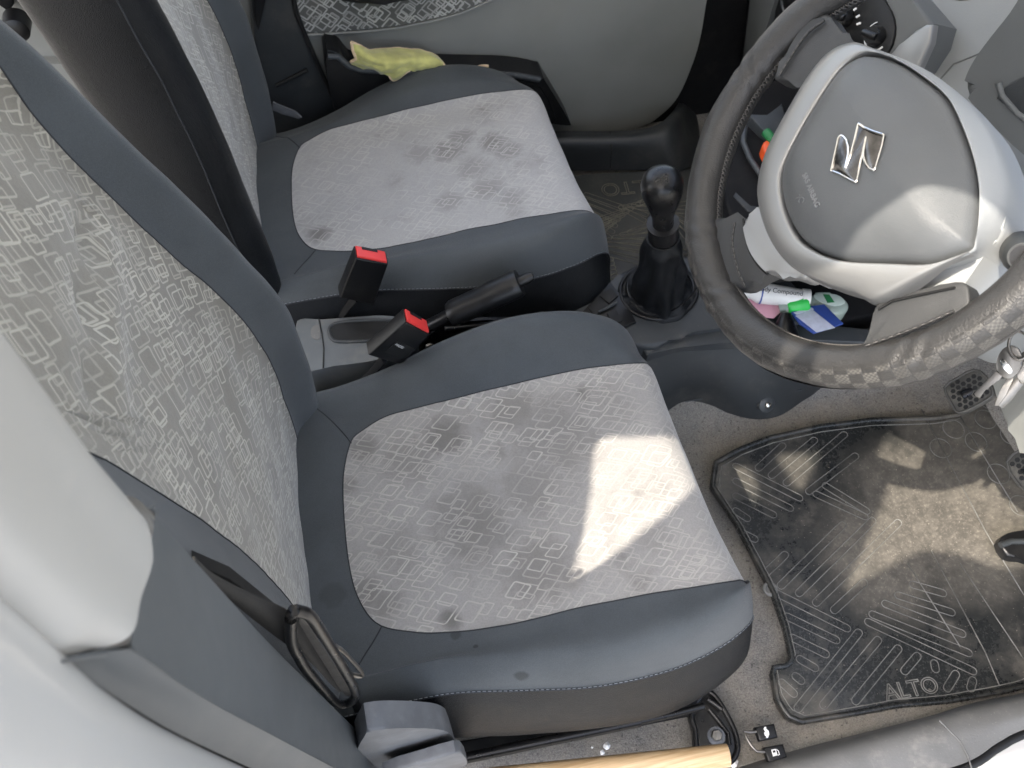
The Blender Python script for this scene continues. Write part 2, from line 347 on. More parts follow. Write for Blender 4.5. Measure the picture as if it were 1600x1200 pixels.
def box_vf(c, ax, hs):
    c = np.array(c, float); A = [unit(a)*h for a, h in zip(ax, hs)]
    v = [c+sx*A[0]+sy*A[1]+sz*A[2] for sx in (-1, 1) for sy in (-1, 1) for sz in (-1, 1)]
    return v, [(0, 1, 3, 2), (4, 6, 7, 5), (0, 4, 5, 1), (2, 3, 7, 6), (0, 2, 6, 4), (1, 5, 7, 3)]
def bbox(name, lo, hi, m, parent=None, bev=.004, **kw):
    x0, y0, z0 = lo; x1, y1, z1 = hi
    return slab(name, [(x0, y0, z1), (x1, y0, z1), (x1, y1, z1), (x0, y1, z1)], (0, 0, 1), z1-z0, m, parent, bev, **kw)
def lathe_vf(prof, p0, axis, seg=32, wob=None):
    axis = unit(axis); a = unit(np.cross(axis, [0, 1, 0] if abs(axis[1]) < .9 else [1, 0, 0])); b = np.cross(axis, a); v = []; f = []; N = len(prof)
    for i, (r, h) in enumerate(prof):
        for k in range(seg):
            q = 2*math.pi*k/seg; rr = r*(1+(wob(q, i/(N-1)) if wob else 0)); v.append(np.array(p0)+axis*h+rr*(math.cos(q)*a+math.sin(q)*b))
    for i in range(N-1):
        for k in range(seg): f.append((i*seg+k, i*seg+(k+1) % seg, (i+1)*seg+(k+1) % seg, (i+1)*seg+k))
    f.append(tuple(range(seg))[::-1]); f.append(tuple((N-1)*seg+k for k in range(seg))); return v, f
def lathe(name, prof, p0, axis, m, parent=None, seg=32, wob=None, **kw):
    v, f = lathe_vf(prof, p0, axis, seg, wob); return add(name, v, f, m, parent, angle=45, **kw)
def text(name, s, size, p0, xd, yd, m, parent, ext=.0004, outline=False):
    cu = bpy.data.curves.new('t', 'FONT'); cu.body = s; cu.size = size; cu.extrude = ext; cu.align_x = 'CENTER'; cu.align_y = 'CENTER'
    if outline: cu.fill_mode = 'NONE'; cu.bevel_depth = outline; cu.extrude = 0
    o = bpy.data.objects.new('t', cu); COL.objects.link(o); bpy.context.view_layer.update()
    me = bpy.data.meshes.new_from_object(o.evaluated_get(bpy.context.evaluated_depsgraph_get())); COL.objects.unlink(o)
    xd = unit(xd); yd = unit(np.array(yd)-xd*np.dot(yd, xd)); nd = np.cross(xd, yd)
    v = [np.array(p0)+xd*q.co.x+yd*q.co.y+nd*q.co.z for q in me.vertices]; f = [tuple(p.vertices) for p in me.polygons]
    return add(name, v, f, m, parent, smooth=False)
class Surf:
    """bicubic Catmull-Rom surface over a control grid G[row][col]"""
    def __init__(s, G, closed=False):
        s.G = np.array(G, float); s.c = closed; s.R, s.C = s.G.shape[:2]
        mid = s.G[:, s.C//2]; s.lu = np.concatenate([[0], np.cumsum(np.linalg.norm(np.diff(mid, axis=0), axis=1))])
        mr = s.G[s.R//2]; s.lv = np.concatenate([[0], np.cumsum(np.linalg.norm(np.diff(mr, axis=0), axis=1))])
        s.disp = None
    @staticmethod
    def w(t): return np.array([-t+2*t*t-t**3, 2-5*t*t+3*t**3, t+4*t*t-3*t**3, -t*t+t**3])*.5
    def ctl(s, i, j):
        G = s.G
        if s.c: j = j % s.C
        def row(i):
            if s.c: return G[i, j]
            if j < 0: return 2*G[i, 0]-G[i, 1]
            if j >= s.C: return 2*G[i, -1]-G[i, -2]
            return G[i, j]
        if i < 0: return 2*row(0)-row(1)
        if i >= s.R: return 2*row(s.R-1)-row(s.R-2)
        return row(i)
    def __call__(s, u, v, raw=False):
        u = min(max(u, 0), s.R-1-1e-9)
        if not s.c: v = min(max(v, 0), s.C-1-1e-9)
        i = int(math.floor(u)); j = int(math.floor(v)); wu = s.w(u-i); wv = s.w(v-j)
        p = np.zeros(3)
        for a in range(4):
            for b in range(4): p += wu[a]*wv[b]*s.ctl(i-1+a, j-1+b)
        if s.disp is not None and not raw: p = s.disp(u, v, p)
        return p
    def uv(s, u, v): return (float(np.interp(u, range(s.R), s.lu)), float(np.interp(v, range(s.C), s.lv)))
def proj(P):
    q = np.array(P)-EYE; d = q@fw; return np.stack([800+FPX*(q@RR)/d, 600-FPX*(q@UU)/d], -1)
def inv_table(sf, u0, u1, v0, v1, nu=110, nv=140):
    us = np.linspace(u0, u1, nu); vs = np.linspace(v0, v1, nv)
    G = np.array([[sf(a, b, True) for b in vs] for a in us]); return us, vs, proj(G.reshape(-1, 3)).reshape(nu, nv, 2)
def invert(tab, px, py):
    us, vs, Q = tab; d = ((Q-np.array([px, py]))**2).sum(-1); k = np.unravel_index(np.argmin(d), d.shape)
    i = min(max(k[0], 1), len(us)-2); j = min(max(k[1], 1), len(vs)-2)
    J = np.array([(Q[i+1, j]-Q[i-1, j])/2, (Q[i, j+1]-Q[i, j-1])/2]).T
    try: s = np.linalg.solve(J, np.array([px, py])-Q[i, j])
    except Exception: s = np.zeros(2)
    s = np.clip(s, -1.2, 1.2); return us[i]+s[0]*(us[1]-us[0]), vs[j]+s[1]*(vs[1]-vs[0])
def ringmesh(sf, inner, outer, rings, name, m, parent, off=0.):
    """surface between two closed (u,v) curves of equal count (inner may be a single point)"""
    N = len(outer); v = []; uvs = []; f = []
    for k in range(rings+1):
        t = k/rings
        for a in range(N):
            ip = inner if isinstance(inner, tuple) else inner[a]
            u = ip[0]+(outer[a][0]-ip[0])*t; w = ip[1]+(outer[a][1]-ip[1])*t
            v.append(sf(u, w)); uvs.append(sf.uv(u, w))
    for k in range(rings):
        for a in range(N): f.append((k*N+a, k*N+(a+1) % N, (k+1)*N+(a+1) % N, (k+1)*N+a))
    return add(name, v, f, m, parent, uv=uvs)
def gridmesh(sf, u0, u1, v0, v1, nu, nv, name, m, parent=None, **kw):
    v = []; uvs = []; f = []
    for a in range(nu+1):
        for b in range(nv+1):
            u = u0+(u1-u0)*a/nu; w = v0+(v1-v0)*b/nv; v.append(sf(u, w)); uvs.append(sf.uv(u, w))
    for a in range(nu):
        for b in range(nv): k = a*(nv+1)+b; f.append((k, k+1, k+nv+2, k+nv+1))
    return add(name, v, f, m, parent, uv=uvs, **kw)
from mathutils import noise as mn
def nz(x, y, z=0): return mn.noise(Vector((x, y, z)))
def gau(d, s): return math.exp(-(d/s)**2)
# ------------------------------------------------------------------ seats
def Zi(x, y): return .282+.1*x-.1*y
def cushion_surface():
    rows = [(-.06, 0), (.03, 0), (.12, 0), (.21, 0), (.30, 0), (.39, 0), (.455, -.001), (.492, -.010), (.511, -.045), (.515, -.105), (.500, None)]
    zf = [.255, .262, .290, .333, .358, .350, .318, .275, .225, .175, .115]
    sn = [-.232, -.230, -.233, -.25, -.266, -.268, -.257, -.24, -.222, -.205, -.20]
    G = []
    for i, (x, dz) in enumerate(rows):
        def zi(y, f=0.): return (.115 if dz is None else Zi(min(x, .47), y)+dz+f)
        fr = max(0, i-6)*.008; s = sn[i]; k = {7: .8, 8: .5, 9: .35, 10: 0}.get(i, 1.)
        cf = k
        zs = .29 if i < 7 else {7: .288, 8: .262, 9: .20, 10: .115}[i]
        G.append([(x+fr*.5, s-.016, .085 if i < 9 else .085), (x+fr*.8, s-.034, .185 if i < 9 else .15), (x+fr, s, zs), (x+fr*.75, s+.032, zi(s+.04, .006)), (x+fr*.5, -.185, zi(-.185)),
                  (x, -.10, zi(-.10, -.003)), (x, 0, zi(0, -.004)), (x, .09, zi(.09, -.003)), (x, .158, zi(.158)),
                  (x, .20, (zi(.2)+zf[i]*2)/3), (x, .243-max(0, i-7)*.006, zf[i]), (x, .272-max(0, i-7)*.008, zf[i]-.05 if i < 9 else .13), (x-.005, .285, .19 if i < 8 else .12), (x-.01, .275, .105)])
    sf = Surf(G)
    def disp(u, v, p):
        d = 0.
        if 3.2 < v < 9:
            # lengthwise crease in the worn cloth and shallow hollows where one sits
            xc = .215+.10*(p[1]-.0)*-.35; d += .0035*gau(p[0]-xc-.02*nz(p[1]*9, 3), .009)*gau(p[1], .14)
            d -= .006*gau(p[0]-.20, .10)*gau(p[1]+.02, .09)
            d += .0018*nz(p[0]*22, p[1]*18, 1)
        if v < 2.6: d += .004*nz(p[0]*7+p[2]*9, p[2]*16, 5)*(1 if v < 1.8 else .4)
        if v < 2.1 or v > 10.8: return p+np.array([0, -d if v < 3 else d, 0])
        return p+np.array([0, 0, d+.0012*nz(p[0]*9, p[1]*11, 8)])
    sf.disp = disp
    return sf
def uvcurve(tab, pts, n=10, closed=False):
    return [invert(tab, *q) for q in cr([np.array(p, float) for p in pts], n, closed)]
def polar(poly, cen):
    a = np.array([math.atan2(p[1]-cen[1], p[0]-cen[0]) for p in poly]); r = np.array([math.hypot(p[0]-cen[0], p[1]-cen[1]) for p in poly])
    o = np.argsort(a); a = a[o]; r = r[o]; return np.concatenate([a[-3:]-2*math.pi, a, a[:3]+2*math.pi]), np.concatenate([r[-3:], r, r[:3]])
def rect_r(ang, cen, u0, u1, v0, v1):
    c, s = math.cos(ang), math.sin(ang); t = []
    if c > 1e-9: t.append((u1-cen[0])/c)
    if c < -1e-9: t.append((u0-cen[0])/c)
    if s > 1e-9: t.append((v1-cen[1])/s)
    if s < -1e-9: t.append((v0-cen[1])/s)
    return min(t)
def split(sf, poly, cen, rect, nm_in, nm_out, m_in, m_out, parent, r_in=26, r_out=14, N=260):
    pa, pr = polar(poly, cen)
    cor = [math.atan2(v-cen[1], u-cen[0]) for u in rect[:2] for v in rect[2:]]
    angs = sorted(list(np.linspace(-math.pi, math.pi, N, endpoint=False))+cor)
    A = [(cen[0]+np.interp(a, pa, pr)*math.cos(a), cen[1]+np.interp(a, pa, pr)*math.sin(a)) for a in angs]
    B = [(cen[0]+rect_r(a, cen, *rect)*math.cos(a), cen[1]+rect_r(a, cen, *rect)*math.sin(a)) for a in angs]
    i = ringmesh(sf, cen, A, r_in, nm_in, m_in, parent); o = ringmesh(sf, A, B, r_out, nm_out, m_out, parent)
    return i, o, A
def stitch(name, P, m, parent, r=.0007, dash=.004, gap=.0025, lift=(0, 0, .0006)):
    P = np.array(P); d = np.concatenate([[0], np.cumsum(np.linalg.norm(np.diff(P, axis=0), axis=1))]); mb = MB(); s = 0
    f = lambda q: np.array([np.interp(q, d, P[:, k]) for k in range(3)])+np.array(lift)
    while s+dash < d[-1]:
        mb.add(*tube_vf([f(s), f(s+dash*.5)+np.array(lift)*.5, f(s+dash)], r, 5)); s += dash+gap
    return mb.build(name, m, parent)
def make_seat(lab):
    root = things('bucket_seat', (.1, 0, 0), lab, 'car seat', 'front seats of the car')
    sf = cushion_surface(); tab = inv_table(sf, 0, 7.2, 1.5, 10.5)
    far = [(566, 672), (600, 652), (640, 640), (760, 610), (890, 580), (960, 570), (1022, 568)]
    rear = [(548, 690), (537, 740), (537, 800), (545, 880), (560, 935), (590, 975)]
    near = [(640, 987), (700, 988), (800, 975), (900, 951), (1000, 931), (1100, 915), (1158, 906)]
    poly = uvcurve(tab, (near[::-1]+rear[::-1]+far), 8)   # open curve near-front -> rear -> far-front
    un, vn = poly[0]; uf, vf = poly[-1]
    poly = poly+[(u, vf) for u in np.linspace(uf, 9.3, 12)[1:]]+[(9.3, v) for v in np.linspace(vf, vn, 30)[1:-1]]+[(u, vn) for u in np.linspace(9.3, un, 12)[:-1]]
    rect = (0, 10, 2, 11)
    def spots(L, off=(0, 0, 0)):
        o_ = []
        for px, py, r, st in L:
            p = onp(px, py, (off[0], off[1], .282+off[2]), (-.1, .1, 1))-np.array(off); q = proj(p); o_.append((*sf.uv(*invert(tab, q[0], q[1])), r, st))
        return o_
    M['seatcloth'] = fabric('seat_jacquard', (.318, .305, .287), (.135, .127, .115), (.42, .398, .36), -26, 41, .043, .041, .6, spots=spots([(740, 815, .075, .6), (800, 640, .05, .5), (870, 680, .085, .5), (695, 680, .04, .75), (640, 720, .05, .4), (830, 760, .06, .45), (620, 860, .05, .3),
        (840, 890, .06, .55), (890, 900, .025, .5), (600, 940, .03, .5), (705, 968, .018, .85), (565, 700, .03, .6), (570, 930, .035, .6), (700, 790, .03, .5), (1125, 660, .03, .3), (950, 640, .05, .3), (1020, 840, .03, .3), (545, 760, .02, .5)]))
    M['seatcloth_far'] = fabric('seat_jacquard_far', (.37, .366, .36), (.19, .183, .172), (.44, .43, .41), -32, 45, .043, .041, .75, spots=spots([(770, 225, .032, .9), (795, 240, .03, .7), (700, 235, .035, .8), (720, 215, .03, .7), (655, 240, .03, .5), (760, 300, .035, .6), (700, 320, .03, .5), (800, 320, .03, .5), (500, 370, .025, 1.), (740, 265, .04, .5)], (-.012, .635, -.028)))
    ins, bol, A = split(sf, poly, (4.6, 6.1), rect, 'cushion_fabric', 'cushion_bolster', M['seatcloth'], M['bolster'], root)
    bol.data.materials[0] = weave('bolster_weave_stained', (.052, .059, .064), spots=spots([(743, 1010, .004, 1.), (815, 1056, .010, .7), (712, 992, .008, .6), (1130, 1010, .012, .25), (520, 930, .02, .3)]))
    ins['label'] = 'pale gray patterned cloth centre of the seat cushion'
    sk = gridmesh(sf, 0, 10, 0, 2, 70, 16, 'cushion_skirt', M['skirt'], root)
    gridmesh(sf, 0, 10, 11, 13, 40, 8, 'cushion_skirt', M['skirt'], root)
    e = np.array([sf(u, v) for u, v in A]); k = int(np.argmax([a[0] for a in A])); 
    tube('fabric_seam', np.vstack([e, e[:1]]), .0009, M['darkthread'], bol, seg=6)
    stitch('side_stitching', [sf(u, 2.0)+np.array([0, -.001, .0012]) for u in np.linspace(.2, 9.5, 160)], M['thread'], bol, .0005)
    tube('side_seam', [sf(u, 1.985)+np.array([0, -.0006, .0002]) for u in np.linspace(.2, 9.8, 160)], .0014, M['darkthread'], bol, seg=6)
    for q in ([(476, 625), (510, 650), (535, 675), (549, 692)], [(596, 980), (585, 1000), (571, 1022), (556, 1047)]):
        P = [sf(*c) for c in uvcurve(tab, q, 8)]; tube('corner_seam', np.array(P)+np.array([0, 0, .0002]), .0009, M['darkthread'], bol, seg=6)
    # cushion underside and frame
    bbox('seat_frame', (.0, -.21, .055), (.46, .24, .125), M['blackmatte'], root, .01)
    # ---- backrest
    zs = [.22, .30, .40, .50, .60, .70, .80, .90, .98, 1.03, 1.07, 1.13, 1.185, 1.205]
    xi = [-.03, -.028, -.028, -.032, -.047, -.066, -.09, -.112, -.13, -.142, -.148, -.155, -.16, -.17]
    wf = [.93, .97, 1, 1, 1, 1, 1, .97, .88, .62, .46, .46, .40, .12]
    df = [.8, .95, 1, 1, 1, 1, 1, 1, .8, .55, .5, .55, .5, .2]
    cols = [(-.125, .02), (-.12, -.165), (-.095, -.222), (-.015, -.240), (.020, -.208), (0, -.142), (-.008, -.03), (-.008, .09), (0, .186), (.040, .232), (.012, .262), (-.055, .262), (-.12, .20), (-.125, .11)]
    G = []
    for z, x, w, d in zip(zs, xi, wf, df):
        sc = min(max((z-.5)/.3, 0), 1.2)
        G.append([(x+dx*d-.15*(y-.03)*sc, .02+(y-.02)*w, z+(.0 if dx > -.05 else -.01)) for dx, y in cols])
    bf = Surf(G, closed=True)
    def disp(u, v, p):
        zl = .79+(.19-p[1])*.20; d = 0
        vv = v % 14
        if 4.3 < vv < 8.7:
            k = max(0, min(1, (vv-5.15)*1.4, (7.9-vv)*1.4))
            d = k*(-.010*gau(p[2]-zl, .006)+.010*gau(p[2]-zl+.025, .022)+.006*gau(p[2]-zl-.045, .035)+.003*nz(p[1]*14, p[2]*14, 2))
        return p+np.array([d+.0012*nz(p[1]*20, p[2]*20, 4), 0, 0])
    bf.disp = disp
    bt = inv_table(bf, 0, 9, 2.6, 10, 120, 110)
    farb = [(-45, 40), (0, 105), (60, 190), (150, 285), (270, 400), (335, 455), (385, 508), (425, 570), (443, 622)]
    pu = uvcurve(bt, farb, 5)
    pn = uvcurve(bt, [(462, 950), (400, 880), (330, 823), (250, 771), (150, 710), (60, 652), (-10, 600)], 5)
    poly = pu+[(.1, v) for v in np.linspace(pu[-1][1], pn[0][1], 14)[1:-1]]+pn+[(8.5, v) for v in np.linspace(pn[-1][1]+.2, pu[0][1]-.2, 16)]
    bi, bb, A = split(bf, poly, (4.0, 6.5), (-.0, 9.0, 3, 10), 'backrest_fabric', 'backrest_bolster', M['backcloth'], M['bolster'], root)
    bi['label'] = 'beige patterned cloth centre of the backrest'
    e = np.array([bf(u, v) for u, v in A]); tube('fabric_seam', np.vstack([e, e[:1]]), .0009, M['darkthread'], bb, seg=6)
    gridmesh(bf, 0, 9, 10, 17, 60, 40, 'backrest_side_panel', M['skirt'], root)
    gridmesh(bf, 9, 13, 0, 14, 24, 56, 'headrest', M['bolster'], root)
    tube('panel_seam', [bf(u, 3.0)+np.array([.0005, -.0005, 0]) for u in np.linspace(.1, 8.9, 90)], .0012, M['darkthread'], bb, seg=6)
    return root, sf, bf
driver, csf, bsf = make_seat('near front car seat with dark stains on its patterned cloth centre, beside the door pillar')
# recliner lever, only seen on the near seat, so added after the far seat is copied
def copy_tree(o, parent=None):
    c = o.copy(); COL.objects.link(c); c.parent = parent
    for ch in list(o.children): copy_tree(ch, c)
    return c
passenger = copy_tree(driver); passenger.location = (.088, .622, -.022); passenger.rotation_euler = (-.045, 0, 0)
passenger['label'] = 'far front car seat beyond the handbrake, its pale cloth centre by the far door'
for ch in passenger.children:
    if ch.name.startswith('cushion_fabric'):
        ch.data = ch.data.copy(); ch.data.materials[0] = M['seatcloth_far']; ch['label'] = 'cleaner pale patterned cloth centre of the seat cushion'
    if ch.name.startswith('cushion_bolster'):
        ch.data = ch.data.copy(); ch.data.materials[0] = M['bolster']
    if ch.name.startswith('cushion_'):
        if ch.data.users > 1: ch.data = ch.data.copy()
        for v in ch.data.vertices:      # this cushion's outer bolster is more worn down
            if v.co.y > .185: v.co.z -= (v.co.y-.185)*.55*min(1, max(0, v.co.z-.1)/.15)
    if ch.name.startswith('backrest_bolster'):      # leatherette wraps further round the inner edge of this backrest
        ch.data = ch.data.copy(); ch.data.materials.append(M['skirt']); ch.data.materials.append(M['bolster_sheen'])
        for p in ch.data.polygons:
            if p.center.y < -.2: p.material_index = 1
            elif p.center.y < -.05 and p.center.z > .3: p.material_index = 2  # strip of bolster painted with the sheen it shows at grazing light
    for g in ch.children:
        if g.name.startswith(('fabric_seam', 'corner_seam')):
            g.data = g.data.copy()
            for v in g.data.vertices:
                if v.co.y > .185 and v.co.z < .5 and ch.name.startswith('cushion_'): v.co.z -= (v.co.y-.185)*.55
# ------------------------------------------------------------------ floor, sills, firewall (the shell of the car)
def floor_mesh():
    v = []; f = []; nx, ny = 120, 90; x0, x1, y0, y1 = -1.3, 1.45, -.40, .98
    for i in range(nx+1):
        for j in range(ny+1):
            x = x0+(x1-x0)*i/nx; y = y0+(y1-y0)*j/ny
            z = .004*nz(x*6, y*6)+.002*nz(x*20, y*20)
            if x > 1.16: z += (x-1.16)*1.1
            z += .11*math.exp(-((y-.31)/.10)**4)*(1 if x < 1.16 else .6)
            if y < -.33: z += .012*min(1, (-.33-y)/.03)
            z -= .018*gau(x-.62, .5)*gau(y+.02, .24)+.016*gau(x-.72, .5)*gau(y-.62, .22)
            v.append((x, y, z))
    for i in range(nx):
        for j in range(ny): k = i*(ny+1)+j; f.append((k, k+1, k+ny+2, k+ny+1))
    return add('floor', v, f, M['carpet'], loc=(0, 0, 0))
tag(floor_mesh(), None, None, kind='structure')
def strip(name, A, B, m, parent=None, mids=(), n=10, seg=6, **kw):
    """smooth sheet lofted through several long curves"""
    C = [A, *mids, B]; L = max(len(c) for c in C)
    C = [resample(cr(c, 8), 60) for c in C]
    v = []; f = []; rows = []
    cols = [cr([c[i] for c in C], seg) for i in range(60)]; w = len(cols[0])
    for c in cols: v += c
    for i in range(59):
        for j in range(w-1): k = i*w+j; f.append((k, k+1, k+w+1, k+w))
    return add(name, v, f, m, parent, **kw)
# driver's side sill: scuffed plastic tread over the body edge
sill = things('door_sill', (.9, -.42, .05), 'scuffed gray plastic sill trim along the near door opening', 'sill trim')
sp0 = Z([(1150, 1200), (1250, 1170), (1440, 1122), (1520, 1098), (1600, 1082), (1750, 1045)], .012)
sp1 = Z([(1150, 1212), (1255, 1180), (1445, 1128), (1525, 1106), (1605, 1088), (1755, 1052)], .055)
sp2 = Z([(1200, 1225), (1290, 1196), (1460, 1150), (1540, 1130), (1620, 1108), (1770, 1070)], .07)
sp3 = Z([(1240, 1265), (1330, 1240), (1500, 1195), (1560, 1160), (1610, 1136), (1790, 1075)], .066)
strip('tread_plate', sp0, sp3, M['plate'], sill, mids=(sp1, sp2))
tube('joint_ridge', Z([(1468, 1126), (1482, 1140), (1500, 1158), (1512, 1180), (1518, 1200)], .0705), .0011, M['plate'], sill)
tube('weather_seal', [np.array(p)+np.array([0, -.006, -.004]) for p in cr(sp3, 6)], .006, M['gapblack'], sill)
body = things('car_body_side', (.5, -.6, 0), 'white painted body sill outside the near door opening', 'car body')
strip('painted_sill', [p+np.array([0, -.012, -.006]) for p in sp3], [p+np.array([0, -.22, -.12]) for p in sp3], M['bodywhite'], body, mids=([p+np.array([0, -.06, -.004]) for p in sp3], [p+np.array([0, -.14, -.02]) for p in sp3]))
# far sill + door frame channel
fs = things('door_sill', (.7, .85, .03), 'dark plastic sill trim below the far door panel', 'sill trim')
a = Z([(780, 210), (870, 205), (1000, 202), (1050, 175)], .075)+X([(1085, 110), (1100, 40), (1110, -60)], 1.0)
b = Z([(790, 225), (880, 222), (1005, 218), (1060, 195)], .085)+X([(1100, 120), (1125, 50), (1135, -60)], 1.02)
c = Z([(800, 270), (885, 267), (1000, 266), (1075, 262)], .012)+X([(1150, 190), (1180, 120), (1195, -60)], 1.06)
strip('trim', a, c, M['dkgray'], fs, mids=(b,))
tube('trim_joint', Z([(953, 206), (956, 222), (954, 262)], .08), .0012, M['gapblack'], fs)
fw_ = things('footwell_wall', (1.4, .2, .4), 'black front wall of the footwell under the dashboard', 'bulkhead')
strip('panel', [(1.42, -.6, .2), (1.42, .2, .2), (1.42, 1.2, .2)], [(1.1, -.6, 1.0), (1.1, .2, 1.0), (1.1, 1.2, 1.0)], M['blackmatte'], fw_, mids=([(1.36, -.6, .6), (1.36, .2, .6), (1.36, 1.2, .6)],))
slab('kick_panel', Y([(985, -200), (1700, -200), (1700, 330), (985, 330)], .945), (0, -1, 0), .02, M['blackmatte'], fw_, .003)
# ------------------------------------------------------------------ far door
door = things('passenger_door', (.3, .95, .3), 'light gray far door panel with a patterned cloth inset and black pocket', 'car door')
dn = (0, -1, 0)
dp = [(452, -20), (462, 20), (500, 105), (545, 205), (600, 214), (700, 212), (870, 205), (950, 204), (1000, 200), (1035, 178), (1060, 150), (1082, 100), (1095, 55), (1108, -20), (1140, -160), (420, -160)]
slab('door_panel', Y(dp, .93), dn, .012, M['doorgray'], door, .003, sm=4)
bbox('door_skin', (-.15, .975, -.3), (1.4, .99, .52), M['bodywhite'], door)
ci = [(448, -140), (458, 0), (478, 51), (560, 46), (620, 40), (680, 28), (720, 17), (765, -2), (850, -40), (900, -140)]
vv = Y(ci, .926); P3 = cr(vv, 4, True)
slab('door_cloth', P3, dn, .008, M['doorcloth'], door, .003, uvax=((1, 0, 0), (0, 0, 1)))
tube('cloth_rim', [q+np.array([0, -.002, 0]) for q in Y([(476, 54), (560, 49), (620, 43), (680, 31), (720, 20), (775, -4)], .925)], .0025, M['doorgray'], door)
slab('arm_rest', Y([(505, -120), (520, -5), (535, 5), (560, 9), (600, 8), (650, 3), (680, -5), (720, -120)], .885), dn, .045, M['gapblack'], door, .01)
lathe('clip_cap', [(.001, 0), (.016, 0), (.017, .002)], yy(978, 107, .931), (0, -1, 0), M['doorgray'], door)
tube('panel_edge', Y([(478, 52), (500, 100), (545, 200)], .926), .0022, M['doorgray'], door)
pk = [(508, 90), (530, 84), (545, 100), (560, 107), (640, 110), (720, 112), (800, 114), (845, 122), (854, 130), (890, 190), (884, 196), (830, 192), (700, 205), (545, 200)]
slab('door_pocket', Y(pk, .875), dn, .05, M['black'], door, .010, seg=4, sm=3)
tube('pocket_lip', Y([(512, 88), (528, 88), (545, 103), (562, 109), (640, 112), (720, 114), (800, 117), (843, 124)], .874), .006, M['console'], door, seg=10)
slab('pocket_recess', Y([(803, 130), (845, 138), (868, 188), (845, 190), (822, 160)], .873), dn, .002, M['blackmatte'], door, .0008, sm=3)
for i, (q, r) in enumerate([((803, 128), .002), ((812, 126), .0012)]): pass
# towel
def cloth_patch(name, G, m, parent=None, nu=70, nv=40, amp=.007, sc=48, th=.003, **kw):
    sf = Surf(G); sf.disp = lambda u, v, p: p+np.array([0, -1, .3])*amp*(nz(p[0]*sc, p[2]*sc, p[1]*sc)+.35*nz(p[0]*sc*3, p[2]*sc*3, 4))
    o = gridmesh(sf, 0, sf.R-1, 0, sf.C-1, nu, nv, name, m, parent, **kw)
    md = o.modifiers.new('solid', 'SOLIDIFY'); md.thickness = th; return o, sf
tw = things('towel', tuple(yy(620, 100, .89)), 'crumpled yellow towel with a pale hem hanging from the far door pocket', 'towel')
def R3(L): return [yy(a, b, y) for a, b, y in L]
tg = [R3([(549, 66, .87), (552, 80, .865), (556, 92, .865), (549, 99, .87), (556, 110, .90)]),
      R3([(560, 71, .875), (566, 84, .86), (572, 96, .855), (574, 103, .865), (580, 112, .90)]),
      R3([(578, 79, .885), (582, 88, .86), (590, 99, .848), (596, 110, .862), (604, 114, .864)]),
      R3([(600, 78, .895), (606, 86, .87), (612, 100, .85), (614, 116, .858), (616, 125, .862)]),
      R3([(630, 76, .90), (632, 85, .88), (636, 94, .86), (636, 104, .86), (640, 110, .865)]),
      R3([(660, 80, .90), (662, 87, .88), (662, 95, .868), (664, 103, .868), (662, 112, .895)]),
      R3([(680, 88, .895), (682, 93, .88), (682, 99, .875), (684, 106, .88), (684, 114, .90)]),
      R3([(690, 97, .89), (692, 100, .88), (694, 103, .878), (698, 107, .88), (700, 112, .90)])]
o, sf = cloth_patch('towel_cloth', tg, M['towel'], tw)
for e in ([sf(u, 0) for u in np.linspace(0, 7, 60)], [sf(0, v) for v in np.linspace(0, 3, 30)], [sf(u, 4) for u in np.linspace(1.5, 4, 30)], [sf(7, v) for v in np.linspace(0, 3, 10)]):
    tube('hem', np.array(e)+np.array([0, -.001, .001]), .0030, M['towelhem'], o, seg=6)
t2 = things('cloth', tuple(yy(752, 107, .89)), 'small yellow cloth corner poking out of the far door pocket', 'cloth')
o, sf = cloth_patch('cloth_corner', [R3([(738, 108, .888), (742, 112, .885), (742, 120, .90)]), R3([(752, 103, .885), (752, 110, .88), (752, 120, .90)]), R3([(763, 103, .885), (764, 110, .882), (762, 120, .90)])], M['towel'], t2, 14, 10, .001)
tube('hem', [sf(u, 0) for u in np.linspace(0, 2, 20)], .0028, M['towelhem'], o, seg=6)
# far pillar between the doors, and the rear door behind it
fp = things('door_pillar', (-.05, .93, .4), 'dark plastic far door pillar behind the far front seat', 'door pillar')
slab('pillar_trim', Y([(385, -60), (455, -60), (462, 25), (500, 110), (548, 212), (430, 215), (400, 120)], .915), dn, .03, M['dkgray'], fp, .008)
tube('belt_slot', Y([(432, 134), (455, 122), (480, 109)], .912), .004, M['gapblack'], fp, seg=8)
tube('seal', Y([(452, -40), (463, 22), (500, 108), (548, 212)], .910), .004, M['gapblack'], fp)
slab('pillar_crease', Y([(395, -40), (425, -40), (404, 50), (398, 30)], .90), dn, .01, M['blackmatte'], fp, .003)
fb = tag(slab('belt_anchor', Y([(427, 160), (432, 163), (462, 175), (472, 184), (466, 186), (440, 178), (424, 172)], .87), dn, .004, M['leverdusty'], None, .001), 'small gray metal belt anchor strap beside the far front seat', 'belt anchor')
rd = things('rear_door', (-.8, .9, .5), 'gray green rear door trim seen between the two front seats', 'car door')
rp = lambda q: yy(q[0], q[1], .94)
slab('door_panel', [rp(q) for q in [(-80, -80), (420, -80), (420, 300), (-80, 300)]], dn, .03, M['doorgray'], rd, .003)
slab('lower_step', [yy(a, b, .92) for a, b in [(-80, 100), (110, 100), (420, 96), (420, 260), (-80, 260)]], dn, .02, M['doorgray'], rd, .004)
slab('dark_corner', [yy(a, b, .915) for a, b in [(-60, -60), (18, -60), (22, 8), (14, 20), (-60, -30)]], dn, .02, M['blackmatte'], rd, .004)
lathe('winder_knob', [(.001, .035), (.012, .035), (.02, .03), (.021, 0)], yy(27, 30, .91), (0, -1, 0), M['black'], rd)
